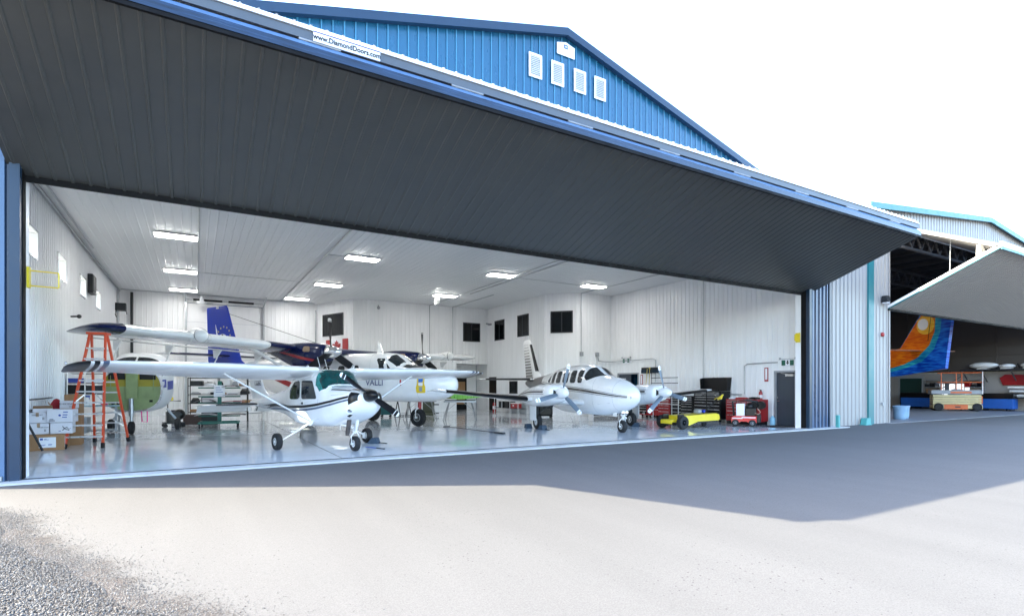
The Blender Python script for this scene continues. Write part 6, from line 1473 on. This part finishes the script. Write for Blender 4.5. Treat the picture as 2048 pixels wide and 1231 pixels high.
for x in (28.3,31.6,35.0,38.4): mb.tube([(x,10.6,8.0),(x,10.62,6.32)], .016, 8)
mb.build('door_rod', GREYST, nd)
mb = MB(); mb.box(27.7,28.15,9.35,9.5,6.95,7.45); NB(mb, 'door_latch', WHITE, smooth=0, bevel=.01)
# fittings on the white front wall
t = thing('wall_lamp', 'dark outdoor lamp on the white pier beside the second hangar door', 'lamp', (26.75,12.56,5.4), 0)
MB().prism([(0,0),(-.02,.30),(-.22,.30),(-.26,.08)], (-.14,-.01,0), (0,1,0), (0,0,1), (.28,0,0)).build('housing', DARK, t, bevel=.01); MB().box(-.12,.12,-.24,-.05,-.03,-.002).build('lens', PAPER, t, smooth=0)
t = thing('alarm_bell', 'small red alarm bell on the white pier', 'bell', (26.75,12.58,3.98), 0)
MB().lathe([(.10,0),(.10,.05),(.06,.09),(.01,.10)], (0,0,0), (0,-1,0), 16).build('bell', RED, t); MB().box(.08,.3,-.05,-.005,-.06,-.02).build('arm', GREYST, t, smooth=0)
mb = MB(); mb.box(26.7,26.82,12.53,12.58,.78,.92); mb.box(26.71,26.81,12.52,12.53,.79,.91); tag(mb.build('outlet_box', GREYST, bevel=.006), 'small grey outlet box low on the white pier', 'outlet')
mb = MB(); mb.prism([(-.2,0),(.2,0),(.16,.30),(-.12,.30)], (25.05,12.3,-.03), (1,0,0), (0,0,1), (0,.25,0)); mb.box(24.8,25.3,12.28,12.57,-.03,-.0301+.03); tag(mb.build('corner_block', mat('turquoise_paint'), bevel=.01), 'turquoise block at the foot of the white wall', 'block')
# painted tail of an aeroplane
Ad = V((39.8,15.1,0)); Bd = V((40.77,18.98,0)); e = (Bd-Ad).normalized(); en = V((-e.y, e.x, 0)); en = en if en.x < 0 else -en
t = thing('painted_tail_aircraft', 'aeroplane tail painted as an orange sunset over blue sea inside the second hangar', 'aeroplane', Ad, 0)
def seam(name, c1, c2):
    m = bpy.data.materials.new(name); m.use_nodes = True; nt_ = m.node_tree; N = nt_.nodes; L = nt_.links; b_ = N['Principled BSDF']; b_.inputs['Roughness'].default_value = .3
    tc = N.new('ShaderNodeTexCoord'); mp = N.new('ShaderNodeMapping'); mp.inputs['Rotation'].default_value = (R(35),0,0); mp.inputs['Scale'].default_value = (1,1.2,7); no = N.new('ShaderNodeTexNoise'); no.inputs['Scale'].default_value = 1.6; no.inputs['Detail'].default_value = 8
    L.new(tc.outputs['Object'], mp.inputs[0]); L.new(mp.outputs[0], no.inputs[0]); cr = N.new('ShaderNodeValToRGB'); cr.color_ramp.elements[0].position = .38; cr.color_ramp.elements[0].color = (*c1,1); cr.color_ramp.elements[1].position = .66; cr.color_ramp.elements[1].color = (*c2,1)
    L.new(no.outputs['Fac'], cr.inputs[0]); L.new(cr.outputs[0], b_.inputs['Base Color']); return m
SEA = seam('sea_blue_paint', (.0,.03,.40), (.02,.22,.75)); SEAT = seam('sea_teal_paint', (.0,.18,.45), (.05,.50,.55)); SUNO = seam('sunset_orange_paint', (.60,.09,.01), (.80,.24,.01)); SUNY = seam('sunset_yellow_paint', (.85,.42,.02), (.95,.62,.08))
def tail(poly, o_, m, nm, th=.004):
    mb = MB(); mb.prism(poly, en*o_, e, (0,0,1), en*th); return mb.build(nm, m, t, smooth=0)
tail([(0,2.75),(-.45,6.5),(1.35,6.5),(1.75,5.9),(2.9,4.1),(5.0,3.9),(5.0,2.2),(3,2.35),(1.5,2.55)], -.12, SEA, 'fin', .24)
tail([(.20,5.9),(.10,6.45),(1.3,6.45),(1.75,5.85),(2.85,4.15),(4.9,3.88),(4.9,2.5),(3.6,2.6),(2.5,2.85),(1.4,3.25),(.65,4.0),(.3,5.0)], .122, SEAT, 'teal_paint')
tail([(.58,5.9),(.62,6.4),(1.28,6.4),(1.72,5.85),(2.82,4.17),(4.9,3.86),(4.9,2.75),(3.6,2.85),(2.6,3.1),(1.7,3.5),(.95,4.25),(.62,5.1)], .128, SUNO, 'orange_paint')
tail([(1.18+.56*math.cos(a),5.55+.60*math.sin(a)) for a in [2*math.pi*k/28 for k in range(28)]], .134, SUNY, 'yellow_halo'); tail([(1.33+.33*math.cos(a),5.6+.36*math.sin(a)) for a in [2*math.pi*k/28 for k in range(28)]], .140, PAPER, 'painted_sun')
tail([(1.0,4.55),(1.03,4.55),(.80,6.4),(.77,6.4)], .146, INK, 'rudder_seam')
mb = MB(); aero(mb, [(-2.9,-.2,.7,0,.06),(-2.8,-.1,.8,0,.08),(2.8,-.1,.8,0,.08),(2.9,-.2,.7,0,.06)])
mt = Matrix(((-e.x,en.x,0,e.x*1.3),(-e.y,en.y,0,e.y*1.3),(0,0,1,3.95),(0,0,0,1)))
mb.v = [tuple(mt @ V(p)) for p in mb.v]; mb.build('tailplane', mat('orange_white_paint', (.80,.42,.28), .3, var=.25, vscale=1.2), t, smooth=30)
# scissor lift
t = thing('scissor_lift', 'cream scissor lift with orange guard rails inside the second hangar', 'scissor lift', (45.1,16.6,-.01), math.atan2(-.813,.583))
CR = mat('cream_paint', (.62,.52,.27), .45, var=.08); LO = mat('lift_orange', (.62,.13,.03), .45, var=.08)
MB().box(-1.35,1.35,-.45,.45,.16,.42).build('chassis', CR, t, bevel=.02); MB().box(-.75,.55,-.47,-.452,.12,.44).build('side_panel', LO, t, bevel=.006); MB().box(-.15,.15,-.478,-.471,.24,.32).build('panel_plate', DARK, t, smooth=0)
for k in range(4):
    MB().box(-1.35,1.30,-.38,.38,.46+k*.165,.60+k*.165).build('scissor_arm', CR, t, bevel=.01)
MB().box(-1.45,1.35,-.45,.45,1.15,1.42).build('platform', GREYST, t, bevel=.01); MB().box(-.4,.75,-.458,-.451,1.20,1.33).build('platform_plate', LO, t, smooth=0)
for x0,x1 in ((-.9,1.35),):
    for x in (x0,(x0+x1)/2-.3,(x0+x1)/2,x1): MB().tube([(x,-.42,1.42),(x,-.42,2.6)], .03, 8).build('rail_post', LO, t)
    for y in (-.42,.42):
        for z in (1.95,2.6): MB().tube([(x0,y,z),(x1,y,z)], .03, 8).build('guard_rail', LO, t)
MB().bar((1.33,-.44,1.15),(1.33,-.44,2.65), .10,.04).build('end_post', WHITE, t, smooth=0)
mb = MB(); mb.bar((-.9,0,1.42),(.5,0,2.5), .04,.04); mb.box(-.6,-.4,-.2,.0,1.42,1.9); mb.build('control_stand', DARK, t, smooth=0)
for x in (-1.05,1.05):
    for sd in (-1,1): wheel(t, 'wheel', (x, sd*.42, .27), .27, .2, .5, DARK)
mb = MB(); mb.box(1.36,1.42,-.2,.2,.5,1.0); mb.box(1.36,1.45,.2,.4,.3,1.1); mb.build('access_ladder', LO, t, smooth=0)
# blue boxes along the wall
BB = mat('blue_box_paint', (.01,.10,.42), .45, var=.1)
for y0,y1,l in ((18.7,21.0,'long blue bin with a black top left of the scissor lift'),(14.3,16.1,'blue bin with a black top right of the scissor lift')):
    t = thing('blue_container', l, 'container', (47.5,(y0+y1)/2,-.01), 0, 'blue bins in the second hangar'); h_ = (y1-y0)/2
    MB().box(0,.9,-h_,h_,.14,.82).build('body', BB, t, bevel=.02); MB().box(-.02,.92,-h_-.05,h_+.05,.823,1.2).build('top_box', BLACK, t, bevel=.02)
    for y in (-h_+.2,h_-.2): MB().box(.1,.8,y-.06,y+.06,0,.139).build('skid', DARK, t, smooth=0)
ladder((46.9,22.6,-.01), R(70), .7, .35, 1.9, 1.2, 6, 'short red stepladder inside the second hangar by the bins', RED)
for x,y,l in ((30.9,13.7,'pale blue rubbish bin nearer the white pier'),(31.75,13.95,'pale blue rubbish bin further right of its twin')):
    t = thing('rubbish_bin', l, 'bin', (x,y,-.01), 0, 'pale blue rubbish bins'); PB = mat('bin_blue', (.22,.36,.50), .5, var=.06)
    MB().lathe([(.24,0),(.25,.02),(.30,.60),(.33,.60),(.33,.66),(.29,.66),(.27,.1)], (0,0,0), (0,0,1), 24).build('bin_body', PB, t)
    for sd in (-1,1): MB().box(sd*.335-.02,sd*.335+.02,-.07,.07,.52,.58).build('handle', PB, t, bevel=.008)
# storage rack with white aircraft parts high on the wall
t = thing('wall_rack', 'long dark storage rack high along the wall of the second hangar', 'rack', (48.6,15.2,0), 0)
MB().box(-.6,.6,-2.4,2.2,2.78,2.88).build('deck', DARK, t, smooth=0)
for y in (-2.2,-.6,1.0,2.1): mb = MB(); mb.bar((.55,y,2.0),(-.5,y,2.77), .06,.06); mb.build('bracket', SOOT, t, smooth=0)
for y,L_,h_,l in ((16.2,1.7,.5,'large white fairing on the wall rack, left end'),(14.9,.9,.35,'white cowling half in the middle of the wall rack'),(13.7,1.0,.4,'white wing tip at the right end of the wall rack')):
    mb = MB(); mb.ball((48.5,y,2.89+h_*.5), .5, 18, 10, sc=(.9,L_,h_)); mb.box(48.2,48.8,y-.3,y+.3,2.885,2.93); tag(mb.build('fairing', WHITE), l, 'fairing', 'white fairings on the wall rack')
mb = MB()
for k in range(6): mb.tube([(48.7,14.3+.3*k,2.9),(48.6,14.4+.3*k,3.25-.04*k)], .05, 8)
tag(mb.build('pipe_bundle', BLACK), 'dark pipes lying among the white fairings', 'pipes')
mb = MB(); mb.prism([(0,0),(1.4,0),(1.6,.5),(1.3,.75),(-.2,.7)], (49.1,13.9,1.75), (0,1,0), (0,0,1), (-.05,0,0)); mb.box(49.05,49.12,14.0,15.2,2.4,2.42); tag(mb.build('red_panel', RED, smooth=0, bevel=.01), 'red aircraft panel hanging on the wall under the rack', 'panel')
for k,(y,z,L_,m,l) in enumerate(((14.0,.95,1.6,WHITE,'lowest white panel of the leaning stack under the red panel'),(13.9,1.25,1.5,SHEET,'second white panel of the stack under the red panel'),(14.1,1.5,1.3,WHITE,'upper white panel of the stack under the red panel'))):
    t = thing('white_panel', l, 'panel', (48.3,y,z), 0, 'white panels under the rack'); MB().box(-.3,.3,-L_/2,L_/2,0,.16).build('skin', m, t, bevel=.04); MB().box(-.32,-.301,-L_/2+.1,L_/2-.1,.05,.08).build('seam', GREYST, t, smooth=0)
t = thing('parts_table', 'dark table under the stacked white panels', 'table', (48.3,13.95,-.01), 0)
MB().box(-.4,.5,-.9,.9,.86,.94).build('top', DARK, t, smooth=0)
for x in (-.35,.45):
    for y in (-.8,.8): MB().box(x-.04,x+.04,y-.04,y+.04,0,.859).build('leg', DARK, t, smooth=0)
# lamps that are lit in there
for x,y,l in ((36.5,20.0,'lit round high bay lamp left, deep in the second hangar'),(39.0,20.5,'lit round high bay lamp right, deep in the second hangar')):
    t = thing('bay_lamp', l, 'ceiling lamp', (x,y,7.9), 0, 'lit lamps in the second hangar')
    MB().lathe([(.05,.5),(.12,.3),(.32,.02),(.30,.0)], (0,0,0), (0,0,1), 20, cap=False).build('shade', GREYST, t); MB().lathe([(.28,.01),(.01,.005)], (0,0,0), (0,0,1), 20).build('bulb_lens', glow('bay_glow',(1,.95,.85),14) if 'bay_glow' not in MATS else MATS['bay_glow'], t); MB().tube([(0,0,.5),(0,0,1.5)], .02, 6).build('rod', DARK, t)
# more clutter along the far wall of the second hangar
rn = random.Random(11)
CL = [(WHITE,'white'),(DARK,'dark grey'),(GREYST,'grey'),(RED,'red'),(ALU,'silver'),(CARD,'brown'),(BLACK,'black')]
for k,(y,zz) in enumerate(((16.9,.0),(19.4,.0),(13.0,.0))):
    t = thing('steel_shelf', ['steel shelf unit behind the scissor lift','steel shelf unit between the bins and the lit window','steel shelf unit nearest the second hangar opening'][k], 'shelves', (48.8,y,-.01), 0, 'steel shelves in the second hangar')
    for dy in (-.6,.6):
        for dx in (-.25,.25): MB().box(dx-.02,dx+.02,dy-.02,dy+.02,0,2.2).build('post', GREYST, t, smooth=0)
    for z in (.5,1.05,1.6,2.15): MB().box(-.27,.27,-.62,.62,z,z+.03).build('shelf', GREYST, t, smooth=0)
    for j,z in enumerate((.5,1.05,1.6)):
        x = -.55
        for i in range(3):
            w_ = rn.uniform(.24,.36); h_ = rn.uniform(.15,.4); m, cn = CL[(k*5+j*3+i*2) % 7]
            o = thing('stored_box', '%s box on the %s, %s shelf, %s' % (cn, ['shelf behind the scissor lift','shelf beside the lit window','shelf nearest the opening'][k], ['bottom','middle','top'][j], ['left','centre','right'][i]), 'box', (48.75,y+x+w_/2,z+.022), 0, 'boxes on the steel shelves')
            MB().box(-.2,.2,-w_/2,w_/2,0,h_).build('body', m, o, bevel=.015); MB().box(-.21,.21,-w_/2-.01,w_/2+.01,h_*.8,h_+.005).build('lid', m, o, bevel=.008)
            x += w_+.04
t = thing('drum_lamp', 'pale blue conical lamp shade hanging beside the red panel', 'lamp', (48.2,13.5,1.95), 0)
MB().lathe([(.42,.75),(.40,.70),(.2,.05),(.12,0)], (0,0,0), (0,0,1), 20, cap=False).build('shade', mat('pale_blue_shade',(.35,.45,.55),.4), t); MB().tube([(0,0,.1),(0,0,.95)], .02, 6).build('stem', DARK, t)
mb = MB(); mb.tube([(49.1,13.1+.3*math.sin(q*.6),2.6-q*.16) for q in range(12)], .04, 8); tag(mb.build('air_hose', BLACK), 'black hose hanging in loops on the wall right of the red panel', 'hose')
t = thing('engine_stand', 'grey engine on a wheeled stand between the lift and the right blue bin', 'engine stand', (46.9,17.2,-.01), 0)
MB().lathe([(.28,-.4),(.34,-.2),(.34,.2),(.2,.45)], (0,0,1.15), (0,1,0), 18).build('engine', GREYST, t); mb = MB(); mb.box(-.4,.4,-.45,.45,.15,.22); mb.bar((-.3,0,.2),(0,0,.9), .06,.06); mb.bar((.3,0,.2),(0,0,.9), .06,.06); mb.build('stand', RED, t, smooth=0)
for x in (-.32,.32):
    for y in (-.38,.38): MB().lathe([(.07,-.02),(.07,.02)], (x,y,.072), (0,1,0), 10).build('caster', RUBBER, t)
